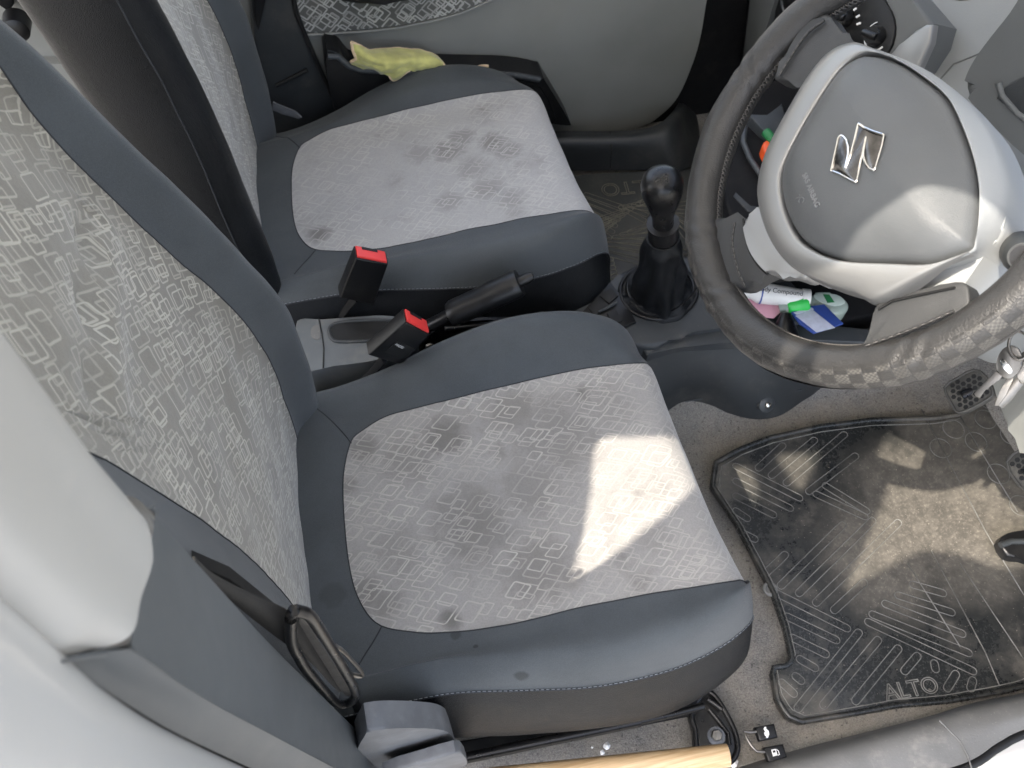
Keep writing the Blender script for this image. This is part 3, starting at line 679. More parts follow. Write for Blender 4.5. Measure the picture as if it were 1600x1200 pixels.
# ------------------------------------------------------------------ mats
def stadium(p, q, w, n=5):
    p = np.array(p, float); q = np.array(q, float); d = unit(q-p); a = math.atan2(d[1], d[0]); o = []
    for k in range(n+1): t = a+math.pi/2+math.pi*k/n; o.append(p+w*np.array([math.cos(t), math.sin(t)]))
    for k in range(n+1): t = a-math.pi/2+math.pi*k/n; o.append(q+w*np.array([math.cos(t), math.sin(t)]))
    return o
def ribs(name, slots, z, m, parent, w=.006, r=.0007):
    mb = MB()
    for s in slots:
        a, b = s[0], s[1]; ww = s[2] if len(s) > 2 else w
        mb.add(*tube_vf([(p[0], p[1], z) for p in stadium(a, b, ww)], r, 5, True))
    return mb.build(name, m, parent)
mat1 = things('floor_mat', (.9, -.1, 0), 'black rubber floor mat dusty and sunlit below the steering wheel', 'floor mat')
mo = [(1115, 722), (1150, 702), (1200, 683), (1280, 665), (1360, 655), (1460, 652), (1500, 646), (1560, 612), (1640, 590), (1800, 600), (1900, 800), (1800, 1000), (1600, 1076), (1560, 1085), (1480, 1099), (1400, 1106), (1330, 1119), (1250, 1132), (1228, 1122), (1212, 1095), (1204, 1052), (1206, 1046), (1228, 1043), (1236, 1034), (1224, 980), (1205, 925), (1150, 820), (1110, 760)]
Pm = [p for p in Z(mo, .014)]
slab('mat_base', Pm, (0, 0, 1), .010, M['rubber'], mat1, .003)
ctr = np.mean(np.array(Pm), 0)
cx = lambda f, zv: [p+(ctr-p)*f*np.array([1, 1, 0])+np.array([0, 0, zv]) for p in resample(Pm, 260, True)]
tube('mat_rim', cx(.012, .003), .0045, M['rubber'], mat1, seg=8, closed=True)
tube('inner_rim_line', cx(.05, .0004), .0008, M['ribs'], mat1, seg=5, closed=True)
g = lambda a, b: tuple(zz(1150+a/3, 800+b/3, .0145)[:2])
sl_ = [(g(240, 490), g(470, 600)), (g(190, 380), g(520, 545)), (g(265, 590), g(420, 665)), (g(300, 690), g(370, 730)), (g(280, 770), g(305, 790)), (g(215, 800), g(270, 850)),
       (g(135, 290), g(230, 200)), (g(210, 345), g(500, 60)), (g(295, 380), g(640, 40)), (g(375, 425), g(760, 50)), (g(460, 460), g(600, 330)),
       (g(575, 565), g(290, 920)), (g(665, 600), g(410, 905)), (g(760, 640), g(560, 885)), (g(850, 675), g(790, 745)), (g(620, 515), g(1110, 745)), (g(640, 480), g(1090, 660)), (g(700, 430), g(1060, 570)), (g(760, 390), g(1010, 470)), (g(830, 340), g(970, 380)),
       (g(1030, 760), g(990, 825)), (g(1110, 790), g(1100, 825)), (g(930, 710), g(935, 735))]
h = lambda a, b: tuple(zz(1150+a*.2917, 600+b*.2917, .0145)[:2])
sl_ += [(h(120, 450), h(250, 330)), (h(190, 490), h(420, 300)), (h(270, 530), h(580, 270)), (h(390, 575), h(640, 385)), (h(0, 440), h(340, 610)), (h(0, 520), h(290, 665)), (h(0, 600), h(200, 700)), (h(480, 545), h(700, 680)), (h(430, 590), h(690, 710)), (h(0, 680), h(60, 720)), (h(20, 790), h(100, 830))]
ribs('tread_ribs', sl_, .0145, M['ribs'], mat1)
mb = MB()
for q in [(1490, 670), (1540, 655), (1470, 700), (1525, 690), (1580, 680), (1560, 740), (1595, 790), (1590, 725), (1545, 625)]:
    c0 = zz(*q, .0145); mb.add(*tube_vf([c0+np.array([math.cos(t)*.019, math.sin(t)*.019, 0]) for t in np.linspace(0, 2*math.pi, 25)[:-1]], .0007, 5, True))
for L in ([(1440, 640), (1540, 830), (1600, 930)], [(1494, 640), (1590, 800)], [(1455, 860), (1540, 1020), (1562, 1072)], [(1500, 880), (1600, 1030)], [(1418, 880), (1500, 1010)]):
    mb.add(*tube_vf(Z(L, .0145), .0009, 5))
mb.build('heel_pad_lines', M['ribs'], mat1)
xd = zz(1468, 1072, .015)-zz(1385, 1086, .015); yd = zz(1420, 1060, .015)-zz(1428, 1092, .015)
text('raised_lettering', 'ALTO', .034, zz(1424, 1077, .0155), xd, yd, M['ribs'], mat1, outline=.0008)
lathe('mat_eyelet', [(.012, 0), (.012, .003), (.008, .004), (.006, .0015), (.0001, .001)], zz(1203, 921, .0145), (0, 0, 1), M['ribs'], mat1, 20)
mat2 = things('floor_mat', (.75, .6, 0), 'greenish dusty rubber floor mat in the far footwell beyond the gear lever', 'floor mat')
m2 = [(886, 292), (895, 276), (960, 270), (1080, 264), (1200, 250), (1260, 300), (1220, 400), (1110, 450), (1000, 462), (946, 474), (928, 470), (918, 440), (905, 420), (880, 380)]
Pm2 = Z(m2, .014); slab('mat_base', cr(Pm2, 3, True), (0, 0, 1), .01, M['rubber2'], mat2, .003)
k = lambda a, b: tuple(zz(880+a*.225, 250+b*.225, .0145)[:2])
s2 = []
for i in range(6): s2.append((k(160+i*8, 240+i*42), k(420-i*20, 330+i*42)))
for i in range(7): s2.append((k(150+i*52, 610-i*18), k(560+i*20, 720-i*44-i*6)))
for i in range(6): s2.append((k(170+i*4, 700+i*45), k(330+i*8, 690+i*10+i*18)))
for i in range(6): s2.append((k(400+i*30, 330-i*6), k(560+i*14, 420-i*40)))
for i in range(7): s2.append((k(180, 590+i*-26), k(300+i*28, 470-i*22)))
for i in range(5): s2.append((k(620+i*25, 330+i*10), k(860, 300+i*60)))
for i in range(5): s2.append((k(640, 560+i*40), k(850, 640+i*40)))
ribs('tread_ribs', s2, .0145, M['ribsfar'], mat2, .0055, .0008)
text('raised_lettering', 'ALTO', .05, zz(985, 292, .0155), zz(950, 296, .015)-zz(1010, 290, .015), zz(985, 300, .015)-zz(985, 280, .015), M['ribsfar'], mat2, outline=.0008)
# ------------------------------------------------------------------ centre console
con = things('centre_console', (.3, .31, .1), 'gray plastic centre console between the two seats', 'console')
rt = [(462, 505), (480, 501), (560, 495), (600, 493), (640, 500), (650, 520), (625, 545), (590, 562), (520, 572), (466, 578)]
slab('rear_tray_top', cr(Z(rt, .25), 3, True), (0, 0, 1), .14, M['consolelt'], con, .006)
tube('lid_joint', Z([(498, 497), (503, 520), (506, 545), (505, 575)], .2505), .0011, M['gapblack'], con, seg=6)
slab('latch_recess', cr(Z([(487, 512), (498, 508), (500, 528), (492, 530), (486, 524)], .2512), 3, True), (0, 0, 1), .0008, M['plate'], con, 0)
ov = cr(Z([(514, 520), (517, 509), (535, 503), (580, 500), (620, 502), (630, 512), (618, 524), (590, 531), (545, 534), (522, 532)], .2513), 4, True)
slab('oval_tray', ov, (0, 0, 1), .001, M['gapblack'], con, 0)
tube('tray_rim', ov, .0028, M['console'], con, seg=8, closed=True)
# tunnel cover below the handbrake
bbox('tunnel_cover', (-.2, .24, .0), (.62, .40, .165), M['blackmatte'], con, .02)
dk = [(893, 496), (925, 468), (958, 437), (985, 418), (1060, 405), (1140, 400), (1230, 430), (1260, 500), (1130, 512), (1060, 524), (1005, 542)]
slab('gear_deck', cr(Z(dk, .20), 3, True), (0, 0, 1), .12, M['console'], con, .008, seg=4)
slab('ledge', Z([(1003, 545), (1060, 527), (1130, 514), (1250, 502), (1420, 520), (1420, 540), (1250, 530), (1130, 536), (1060, 540), (1012, 556)], .19), (0, 0, 1), .02, M['console'], con, .004)
st = Z([(1000, 552), (1060, 540), (1130, 530), (1230, 528), (1400, 545)], .178); sb = Z([(1040, 655), (1075, 640), (1120, 641), (1160, 652), (1190, 655), (1222, 648), (1262, 622), (1310, 600), (1450, 575)], .008)
sm_ = [np.array(a)*.5+np.array(b)*.5+np.array([0, -.012, .0]) for a, b in zip(resample(cr(st, 8), 20), resample(cr(sb, 8), 20))]
strip('side_panel', st, sb, M['dkgray'], con, mids=(sm_,))
tube('side_panel_edge', st, .0025, M['console'], con, seg=8)
tube('side_crease', [p+np.array([0, -.0065, .002]) for p in Z([(1068, 624), (1100, 618), (1190, 617), (1250, 605)], .045)], .001, M['console'], con, seg=6)
sp_ = zz(1198, 632, .05)
lathe('screw_clip', [(.0001, .004), (.004, .005), (.008, .003), (.014, .002), (.016, 0), (.016, -.012)], sp_, (.05, -.75, .65), M['console'], con, 24)
lathe('screw_head', [(.0001, .0085), (.004, .008), (.0065, .0055), (.0065, .002)], sp_, (.05, -.75, .65), M['chrome'], con, 16)
swp = Z([(905, 492), (953, 440), (972, 462), (994, 502), (966, 514), (930, 508)], .206)
slab('switch_panel', swp, (0, 0, 1), .006, M['black'], con, .0015)
for q in ([(918, 480), (938, 463), (950, 478), (930, 494)], [(937, 462), (955, 448), (966, 462), (952, 474)], [(948, 489), (962, 484), (974, 500), (958, 507)]):
    slab('switch', Z(q, .209), (0, 0, 1), .003, M['gapblack'], con, .001)
tube('switch_bar', Z([(936, 487), (954, 478), (964, 472)], .211), .0022, M['console'], con, seg=8)
# front tray under the dashboard
tr = things('dash_tray', (.8, .25, .2), 'black open storage tray below the dashboard behind the steering wheel', 'storage tray')
bbox('tray_floor', (.73, .235, .14), (1.02, .42, .185), M['blackmatte'], tr, .006)
bbox('tray_back', (.98, .15, .14), (1.02, .42, .46), M['blackmatte'], tr, .006)
# handbrake
hb = things('handbrake', (.2, .31, .25), 'black handbrake lever with a ribbed grip between the seats', 'handbrake')
yb = .31
A = lambda px, py, y=yb: yy(px, py, y)
gp = [A(703, 492), A(740, 475), A(780, 456), A(812, 441)]
tube('grip', cr(gp, 6), [.019]+[.022]*9+[.023]*8+[.021], M['black'], hb, seg=20, flat=.85)
lathe('grip_collar', [(.0165, 0), (.018, .003), (.018, .009), (.016, .012)], A(703, 493), gp[1]-gp[0], M['black'], hb, 20)
tube('release_button', [A(812, 441), A(826, 434), A(833, 431)], [.0085, .0085, .0065], M['black'], hb, seg=14)
tube('lever_bar', [A(560, 590), A(620, 545), A(668, 510), A(704, 492)], [.012, .011, .011, .011], M['gloss'], hb, seg=10, flat=.8)
slab('pivot_bracket', Y([(640, 560), (690, 505), (760, 500), (800, 500), (720, 560), (680, 590)], .33), dn, .006, M['gloss'], hb, .001)
lathe('pivot_pin', [(.0001, .004), (.006, .003), (.007, 0)], yy(671, 540, .30), (0, -1, 0), M['steel'], hb, 14)
tube('lever_highlight_rod', [A(695, 513, .29), A(760, 507, .29), A(850, 490, .29)], .004, M['gloss'], hb, seg=8)
tube('brake_cable_guide', [A(830, 478, .36), A(860, 472, .36)], .006, M['gloss'], hb, seg=8)
# buckles
def buckle(front, top, yv, label, stalk, txt=None):
    t = things('seat_belt_buckle', tuple(np.mean(Y(front, yv), 0)), label, 'buckle', 'front seat belt buckles')
    slab('buckle_body', Y(front, yv), dn, .026, M['black'], t, .0035, both=True)
    F = Y(front, yv); up = unit((F[0]+F[1])/2-(F[2]+F[3])/2)
    a, b = F[0], F[1]; w = b-a; n = np.array([0, 1., 0])
    e = [a+w*.05+n*.003, b-w*.05+n*.003, b-w*.05+n*.023, a+w*.05+n*.023]; e = [q+up*.0035 for q in e]
    o = slab('release_button', e, up, .005, M['red'], t, .0012)
    s = [a+w*.22+n*.0175, b-w*.30+n*.0175, b-w*.30+n*.0225, a+w*.22+n*.0225]
    slab('tongue_slot', [q+up*.0040 for q in s], up, .001, M['gapblack'], t, 0)
    tube('stalk', stalk, .009, M['blackmatte'], t, seg=10, flat=.5)
    if txt:
        slab('label_plate', [yy(*q, yv-.0006) for q in [(620, 532), (651, 546), (627, 562), (602, 549)]], dn, .0005, M['gapblack'], t, 0)
        text('label_text', 'PRESS', .0065, yy(624, 541, yv-.0012), yy(636, 546, yv)-yy(616, 537, yv), yy(628, 533, yv)-yy(618, 550, yv), M['white'], t, .0001)
        text('label_text', 'T  E  L', .0045, yy(619, 546, yv-.0012), yy(636, 546, yv)-yy(616, 537, yv), yy(628, 533, yv)-yy(618, 550, yv), M['white'], t, .0001) if False else None
    return t
buckle([(634, 504), (671, 524), (628, 571), (576, 556)], None, .245, 'near seat belt buckle, white print under its red button, before the oval tray', [yy(600, 560, .26), yy(575, 590, .26), yy(545, 620, .26)], True)
buckle([(556, 404), (607, 414), (584, 478), (531, 466)], None, .375, 'far seat belt buckle with a red button, upright against the far seat cushion', [yy(556, 465, .39), yy(535, 490, .39), yy(520, 510, .39)])
# gear lever
gl = things('gear_lever', (.58, .32, .2), 'black gear lever with a shiny round knob and crumpled leather boot', 'gear lever')
k0 = yy(1036, 352, .32); k1 = yy(1034, 276, .32); ax = unit(k1-k0); L = float(np.linalg.norm(k1-k0))
lathe('knob', [(.0155, 0), (.0155, L*.18), (.018, L*.32), (.0235, L*.50), (.0285, L*.70), (.0295, L*.84), (.0268, L*.95), (.019, L*1.03), (.009, L*1.055), (.0001, L*1.06)], k0, ax, M['gloss'], gl, 32)
lathe('collar', [(.017, 0), (.021, .003), (.0225, .012), (.0225, .028), (.024, .036), (.024, .040), (.015, .041)], k0-ax*.036, ax, M['black'], gl, 28)
tube('collar_cord', [k0-ax*.030+.0235*(math.cos(t)*unit(np.cross(ax, [0, 1, 0]))+math.sin(t)*unit(np.cross(ax, np.cross(ax, [0, 1, 0])))) for t in np.linspace(0, 2*math.pi, 30)[:-1]], .0018, M['skirt'], gl, closed=True, seg=6)
kb = zz(1028, 462, .203); ax2 = unit((k0-ax*.034)-kb); L2 = float(np.linalg.norm(k0-ax*.034-kb))
wob = lambda q, t: (.13*math.sin(q*4+t*5)+.10*math.sin(q*7-t*9)+.16*nz(math.cos(q)*2, math.sin(q)*2, t*5))*math.sin(math.pi*min(1, max(0, t)))*1.0
bp = [(.058, -.002), (.055, .004), (.047, .010), (.041, .024), (.037, L2*.35), (.035, L2*.5), (.031, L2*.68), (.030, L2*.82), (.028, L2*.92), (.021, L2)]
bp = [tuple(q) for q in cr([np.array(a) for a in bp], 4)]
lathe('boot', bp, kb, ax2, M['skirt'], gl, 56, wob=wob)
rg = [zz(1029+math.cos(t)*60, 455+math.sin(t)*44, .204) for t in np.linspace(0, 2*math.pi, 49)[:-1]]
tube('boot_ring', rg, .0035, M['black'], gl, closed=True, seg=8)
tube('boot_ring_inner', [zz(1032+math.cos(t)*52, 449+math.sin(t)*37, .207) for t in np.linspace(0, 2*math.pi, 49)[:-1]], .0028, M['black'], gl, closed=True, seg=8)
bf_ = Surf([[zz(1029+math.cos(t)*58*r, 455+math.sin(t)*42*r, .204+hh) for t in np.linspace(0, 2*math.pi, 17)[:-1]] for r, hh in ((1, 0), (.8, .006), (.6, .010), (.35, .016))], True)
bf_.disp = lambda u, v, p: p+np.array([0, 0, .006*nz(p[0]*60, p[1]*60)+.003*math.sin(v*2.1+u*2)])
gridmesh(bf_, 0, 3, 0, 16, 20, 80, 'boot_skirt', M['skirt'], gl)
# cord looped from the wheel cover to the gear lever
tag(tube('elastic_cord', cr([zz(985, 470, .212), zz(1010, 490, .214), zz(1050, 485, .22), yy(1080, 462, .24), yy(1092, 445, .2), yy(1110, 432, .16)], 8), .0014, M['black'], None, seg=6), 'thin black cord running from the gear lever boot towards the wheel', 'cord')
# ------------------------------------------------------------------ steering wheel
WC = np.array([.5643, .0062, .8541]); wt = .6513; wy = -.0193; WR = .1802
DN = np.array([-math.sin(wt), 0, -math.cos(wt)]); LF0 = np.array([0, 1., 0]); N0 = np.cross(LF0, DN)
LF = LF0*math.cos(wy)+N0*math.sin(wy); WN = np.cross(LF, DN)          # WN points at the driver
if WN[2] < 0: WN = -WN
def WP(pts, h): return [onp(a, b, WC+WN*h, WN) for a, b in pts]
wheel = things('steering_wheel', tuple(WC), 'three spoke steering wheel in a stitched leatherette cover with a silver trimmed airbag pad', 'steering wheel')
def rim():
    v = []; f = []; uv = []; nu, nv = 360, 28
    for i in range(nu+1):
        a = 2*math.pi*i/nu; c = WC+WR*(math.cos(a)*DN+math.sin(a)*LF); rad = math.cos(a)*DN+math.sin(a)*LF
        for j in range(nv+1):
            b = 2*math.pi*j/nv
            r = .0188+.0004*math.sin(a*9)+.0012*nz(c[0]*14, c[1]*14, b)+.0010*nz(c[0]*50, c[1]*50, math.cos(b)*2)
            for sa in (4.02, 4.95, 1.28, 2.0, 6.18, .3):      # puckers beside the spokes
                r += .0010*math.sin(b*5+a*60)*gau(a-sa, .10)
            if abs((b % (2*math.pi))-math.pi) < .13: r -= .0012      # groove where the cover is laced
            v.append(c+r*(math.cos(b)*rad+math.sin(b)*WN)); uv.append((i/nu, j/nv))
    for i in range(nu):
        for j in range(nv): k = i*(nv+1)+j; f.append((k, k+1, k+nv+2, k+nv+1))
    return add('rim_cover', v, f, M['cover'], wheel, uv=uv)
rc = rim()
mb = MB()
for i in range(230):      # lacing along the inner edge
    a = 2*math.pi*i/230; rad = math.cos(a)*DN+math.sin(a)*LF; tg = -math.sin(a)*DN+math.cos(a)*LF; c = WC+WR*rad
    f_ = lambda b, s: c+tg*s+.0190*(math.cos(b)*rad+math.sin(b)*WN)
    mb.add(*tube_vf([f_(math.pi-.16, -.0015), f_(math.pi, .0), f_(math.pi+.16, .0018)], .0007, 4)); mb.add(*tube_vf([f_(math.pi+.16, -.0015), f_(math.pi, .0)+WN*.0004, f_(math.pi-.16, .0018)], .0007, 4))
M['lace'] = mat('lacing_thread', (.09, .085, .08), .6, gs=.1)
mb.build('lacing', M['lace'], rc)
# spokes
def wslab(name, px, h, th, m, bev, sm=3, parent=None, seg=4, **kw): return slab(name, cr(WP(px, h), sm, True) if sm else WP(px, h), WN, th, m, parent or wheel, bev, seg=seg, **kw)
sp9 = wslab('spoke', [(1208, 122), (1222, 98), (1240, 62), (1262, 36), (1290, 20), (1304, 36), (1322, 58), (1350, 74), (1350, 100), (1300, 130), (1262, 150), (1255, 140), (1245, 128)], .010, .022, M['spoke'], .009)
sp6 = wslab('spoke', [(1108, 340), (1150, 344), (1190, 336), (1218, 375), (1208, 420), (1186, 434), (1162, 450), (1136, 446), (1106, 415)], .004, .020, M['spoke'], .008)
sp3 = wslab('spoke', [(1372, 474), (1420, 458), (1492, 440), (1512, 450), (1510, 482), (1470, 512), (1400, 538), (1352, 552), (1346, 546), (1357, 522), (1363, 498)], .004, .020, M['spoke'], .008)
# rear cover of the hub
hubp = [(1339, 78), (1390, 84), (1456, 114), (1497, 148), (1539, 196), (1563, 248), (1575, 299), (1573, 332), (1562, 368), (1540, 396), (1510, 440), (1496, 456), (1440, 465), (1380, 476), (1300, 440), (1230, 420), (1200, 340), (1230, 200), (1270, 120)]
wslab('hub_cover', hubp, -.006, .045, M['hub'], .012, seg=6)
# silver trim: two closed outlines, lofted with a raised rounded bead
inner = [(1346, 84), (1318, 103), (1291, 138), (1257, 193), (1228, 248), (1220, 280), (1223, 317), (1238, 358), (1262, 386), (1312, 407), (1394, 412), (1456, 412), (1513, 394), (1524, 372), (1528, 310), (1521, 255), (1500, 193), (1476, 148), (1429, 110), (1394, 90), (1370, 83)]
outer = [(1340, 72), (1302, 86), (1268, 124), (1232, 184), (1205, 241), (1192, 289), (1176, 330), (1160, 352), (1182, 418), (1240, 432), (1332, 460), (1370, 482), (1494, 450), (1517, 400), (1534, 312), (1526, 250), (1505, 186), (1480, 143), (1432, 105), (1397, 84), (1368, 74)]
outer2 = [(1340, 72), (1302, 86), (1268, 124), (1232, 184), (1203, 241), (1190, 289), (1191, 326), (1208, 378), (1240, 420), (1290, 446), (1336, 461), (1370, 482), (1493, 449), (1515, 402), (1534, 312), (1526, 250), (1505, 186), (1480, 143), (1432, 105), (1397, 84), (1368, 74)]
def loft_rings(name, rings, m, parent, seg=5, **kw):
    R_ = [cr(r, 6, True) for r in rings]; n = len(R_[0]); v = []; f = []
    cols = [cr([r[i] for r in R_], seg) for i in range(n)]; w = len(cols[0])
    for c in cols: v += c
    for i in range(n):
        j2 = (i+1) % n
        for j in range(w-1): f.append((i*w+j, i*w+j+1, j2*w+j+1, j2*w+j))
    return add(name, v, f, m, parent, **kw)
I_ = WP(inner, .026); O_ = WP(outer2, .004); cen = np.mean(np.array(I_), 0)
mid1 = [i*.80+(o+WN*.022)*.20+WN*.0015 for i, o in zip(I_, O_)]; mid2 = [i*.45+(o+WN*.022)*.55-WN*.001 for i, o in zip(I_, O_)]; mid3 = [i*.12+(o+WN*.022)*.88-WN*.010 for i, o in zip(I_, O_)]
def open_loft(name, rings, m, parent, seg=5):
    R_ = [cr(r, 8) for r in rings]; n = len(R_[0]); v = []; f = []; cols = [cr([r[i] for r in R_], seg) for i in range(n)]; w = len(cols[0])
    for c in cols: v += c
    for i in range(n-1):
        for j in range(w-1): f.append((i*w+j, i*w+j+1, (i+1)*w+j+1, (i+1)*w+j))
    return add(name, v, f, m, parent)
idx = [19, 20]+list(range(0, 13)); pick = lambda L: [L[i] for i in idx]
def taper(L, ref):      # thin the frame out where it ends at the top right and bottom right
    n = len(L); return [a+(b-a)*max(0, 1-k/2.0, 1-(n-1-k)/1.2) for k, (a, b) in enumerate(zip(L, ref))]
Ip = pick(I_); open_loft('trim_frame', [[q-WN*.012 for q in Ip]]+[taper(pick(q), Ip) for q in (I_, mid1, mid2, mid3, [o-WN*.004 for o in O_], [o-WN*.018 for o in O_])], M['silver'], wheel)
hubm = [(1344, 80), (1314, 100), (1286, 135), (1252, 190), (1222, 246), (1212, 282), (1214, 320), (1230, 364), (1262, 396), (1312, 416), (1394, 424), (1456, 424), (1518, 408), (1548, 384), (1576, 312), (1567, 252), (1541, 196), (1500, 148), (1449, 111), (1396, 88), (1368, 78)]
st6 = wslab('spoke_trim', [(1196, 316), (1176, 330), (1162, 344), (1162, 362), (1170, 390), (1184, 412), (1202, 428), (1226, 429), (1250, 436), (1262, 425), (1240, 390), (1215, 340)], .009, .024, M['silver'], .008, seg=6)
tube('spoke_joint', WP([(1161, 342), (1164, 362), (1171, 392), (1184, 414), (1200, 429)], .0065), .0012, M['gapblack'], st6, seg=6)
tube('spoke_joint', WP([(1312, 78), (1287, 95), (1262, 122), (1252, 140)], .0125), .0012, M['gapblack'], sp9, seg=6)
tube('spoke_joint', WP([(1372, 483), (1394, 470), (1440, 460), (1492, 449)], .0065), .0010, M['gapblack'], sp3, seg=6)
for L_ in ([(1218, 118), (1240, 82), (1262, 52), (1288, 32)], [(1148, 348), (1144, 380), (1152, 420), (1164, 448)], [(1352, 541), (1400, 524), (1446, 506), (1490, 486)]):
    tube('cover_edge', cr(WP(L_, .0125), 6), .0014, M['cover'], rc, seg=8)
    stitch('edge_stitching', cr(WP(L_, .0150), 6), M['lace'], rc, .0006)
H_ = WP(hubm, -.004); loft_rings('hub_collar', [[q-WN*.004 for q in I_], [i*.86+(h+WN*.024)*.14-WN*.001 for i, h in zip(I_, H_)], [i*.35+h*.65+WN*.004 for i, h in zip(I_, H_)], H_, [h-WN*.03 for h in H_]], M['hub'], wheel)
# airbag pad: domed, falling away towards the dashboard
def pad():
    B = [np.array(q) for q in cr(WP(inner, .024), 6, True)]; B = [cen+(b-cen)*.985 for b in B]; n = len(B); v = []; f = []; K = 26
    for k in range(K+1):
        t = k/K
        for b in B:
            p = cen+(b-cen)*t; q = p-WC; dd = float(np.dot(q, DN))
            hh = .026*(1-t**4.5)
            hh -= .020*max(0, (-dd-.020)/.07)**1.3*(1-t**8)     # the top slopes away beyond the ridge
            v.append(p+WN*(hh if k < K else -.006))
    for k in range(K):
        for i in range(n): f.append((k*n+i, k*n+(i+1) % n, (k+1)*n+(i+1) % n, (k+1)*n+i))
    return add('airbag_pad', v, f, M['padgray'], wheel)
pd = pad()
e0 = lambda a, b: (1150+a/3, b/3)
em = [(450, 800), (460, 745), (472, 690), (485, 648), (497, 637), (512, 645), (523, 666), (527, 700), (520, 745), (510, 786), (530, 745), (550, 665), (572, 578), (600, 592), (640, 612), (691, 633), (680, 690), (666, 745), (650, 801), (628, 792), (610, 768), (602, 735), (606, 690), (616, 642), (604, 648), (590, 720), (575, 790), (559, 856), (520, 838), (480, 816)]
em = [(722, 775), (735, 715), (755, 625), (764, 614), (778, 617), (792, 634), (800, 662), (800, 700), (786, 766), (812, 700), (830, 630), (846, 560), (872, 578), (905, 594), (961, 612), (952, 660), (940, 700), (918, 775), (896, 766), (880, 744), (869, 712), (870, 680), (881, 620), (866, 690), (852, 760), (836, 830), (800, 812), (760, 790)]
emP = [onp(1050+.3442*a, .3442*b, WC+WN*.0530, WN) for a, b in em]
M['darkchrome'] = mat('smoked_chrome', (.12, .115, .11), .16, metal=1, gs=.1, var=.3, vs=90)
eo = slab('emblem', emP, WN, .005, M['darkchrome'], pd, .0012, seg=2, angle=60)
tube('emblem_rim', resample(emP, 160, True), .00095, M['chrome'], eo, closed=True, seg=6)
tx = unit(onp(1276, 322, WC+WN*.048, WN)-onp(1256, 272, WC+WN*.048, WN)); ty = np.cross(WN, tx); 
if np.dot(ty, -DN) < 0: ty = -ty
M['faintprint'] = mat('faint_gray_print', (.22, .225, .23), .6, gs=0)
text('pad_lettering', 'SRS AIRBAG', .0068, onp(1267, 297, WC+WN*.0490, WN), tx, ty, M['faintprint'], pd, .0008)
c_ = onp(1251, 310, WC+WN*.0470, WN)
mb = MB(); mb.add(*tube_vf([c_-tx*.004, c_-tx*.001+ty*.002, c_-tx*.003-ty*.004], .0004, 4)); mb.add(*tube_vf([c_+tx*.002+.0025*(math.cos(t)*tx+math.sin(t)*ty) for t in np.linspace(0, 5, 14)], .0004, 4)); mb.build('pad_symbol', M['faintprint'], pd)
# column shroud, stalks, ignition
cs = things('column_shroud', tuple(WC-WN*.15), 'light gray plastic shroud round the steering column behind the wheel', 'column cover')
prof = []
for h_, rx_, ry_ in [(-.035, .060, .058), (-.055, .066, .062), (-.10, .070, .066), (-.20, .076, .074), (-.32, .08, .08)]:
    ring = []
    for t in np.linspace(0, 2*math.pi, 25)[:-1]:
        sx_, sy_ = math.cos(t), math.sin(t); q = (abs(sx_)**3.2+abs(sy_)**3.2)**(-1/3.2)
        ring.append(WC+WN*h_+DN*(.018+rx_*q*sx_)+LF*(ry_*q*sy_-.02))
    prof.append(ring)
sfc = Surf(prof, True); gridmesh(sfc, 0, 4, 0, 24, 24, 96, 'shroud_shell', M['dashgray'], cs)
q1 = WC+WN*-.07+DN*.03
tube('stalk', [q1-LF*.07, q1-LF*.115-DN*.004, q1-LF*.14-DN*.006], [.007, .008, .010], M['leverdusty'], cs, seg=14)
tube('stalk', [q1+LF*.06, q1+LF*.105-DN*.004, q1+LF*.13-DN*.006], [.007, .008, .010], M['black'], cs, seg=14)
lathe('ignition_barrel', [(.0001, .012), (.010, .012), (.0125, .008), (.014, 0), (.015, -.03)], xx(1597, 398, .60), (-.6, -.5, .6), M['dkgray'], cs, 24)
lathe('ignition_slot_ring', [(.0001, .0135), (.0085, .0135), (.0085, .012)], xx(1597, 398, .60), (-.6, -.5, .6), M['black'], cs, 20)
# lit bracket fragments under the shroud
slab('column_bracket', X([(1536, 402), (1544, 396), (1575, 425), (1590, 440), (1580, 452), (1556, 428)], .66), (-1, 0, .3), .006, M['leverdusty'], cs, .002)
# keys
ky = things('key_bunch', tuple(xx(1575, 580, .60)), 'bunch of silver keys on a ring hanging below the steering wheel', 'keys')
kp = (.60, 0, 0); kn = unit((-.75, -.35, .55)); kc = onp(1575, 580, (.60, -.16, .62), kn); KP = lambda px, d=0: [onp(a, b, kc+kn*d, kn) for a, b in px]
slab('key_bow', cr(KP([(1566, 546), (1580, 540), (1592, 546), (1597, 560), (1596, 572), (1586, 588), (1576, 593), (1564, 588), (1557, 574), (1558, 560)]), 3, True), kn, .0025, M['steel'], ky, .001)
slab('bow_recess', cr(KP([(1564, 562), (1569, 562), (1581, 577), (1580, 583), (1574, 583), (1563, 568)], .0008), 2, True), kn, .0008, M['chrome'], ky, .0002)
tb = [(1557, 580)]; 
bl = [(1556, 579), (1566, 588), (1560, 596), (1557, 595), (1552, 602), (1549, 601), (1543, 609), (1540, 608), (1534, 617), (1531, 622), (1524, 619), (1522, 615)]
slab('key_blade', KP(bl, .0002), kn, .0018, M['steel'], ky, .0004)
slab('key_blade', KP([(1572, 592), (1584, 590), (1572, 618), (1560, 634), (1553, 634), (1562, 612)], -.004), kn, .0018, M['steel'], ky, .0004)
slab('key_bow', cr(KP([(1590, 560), (1604, 548), (1625, 556), (1618, 585), (1598, 600), (1590, 590)], -.006), 3, True), kn, .0025, M['steel'], ky, .001)
tube('folded_tag', KP([(1598, 590), (1585, 606), (1572, 622), (1560, 632)], -.009), [.0045, .0045, .005, .0055], M['steel'], ky, seg=10, flat=.4)
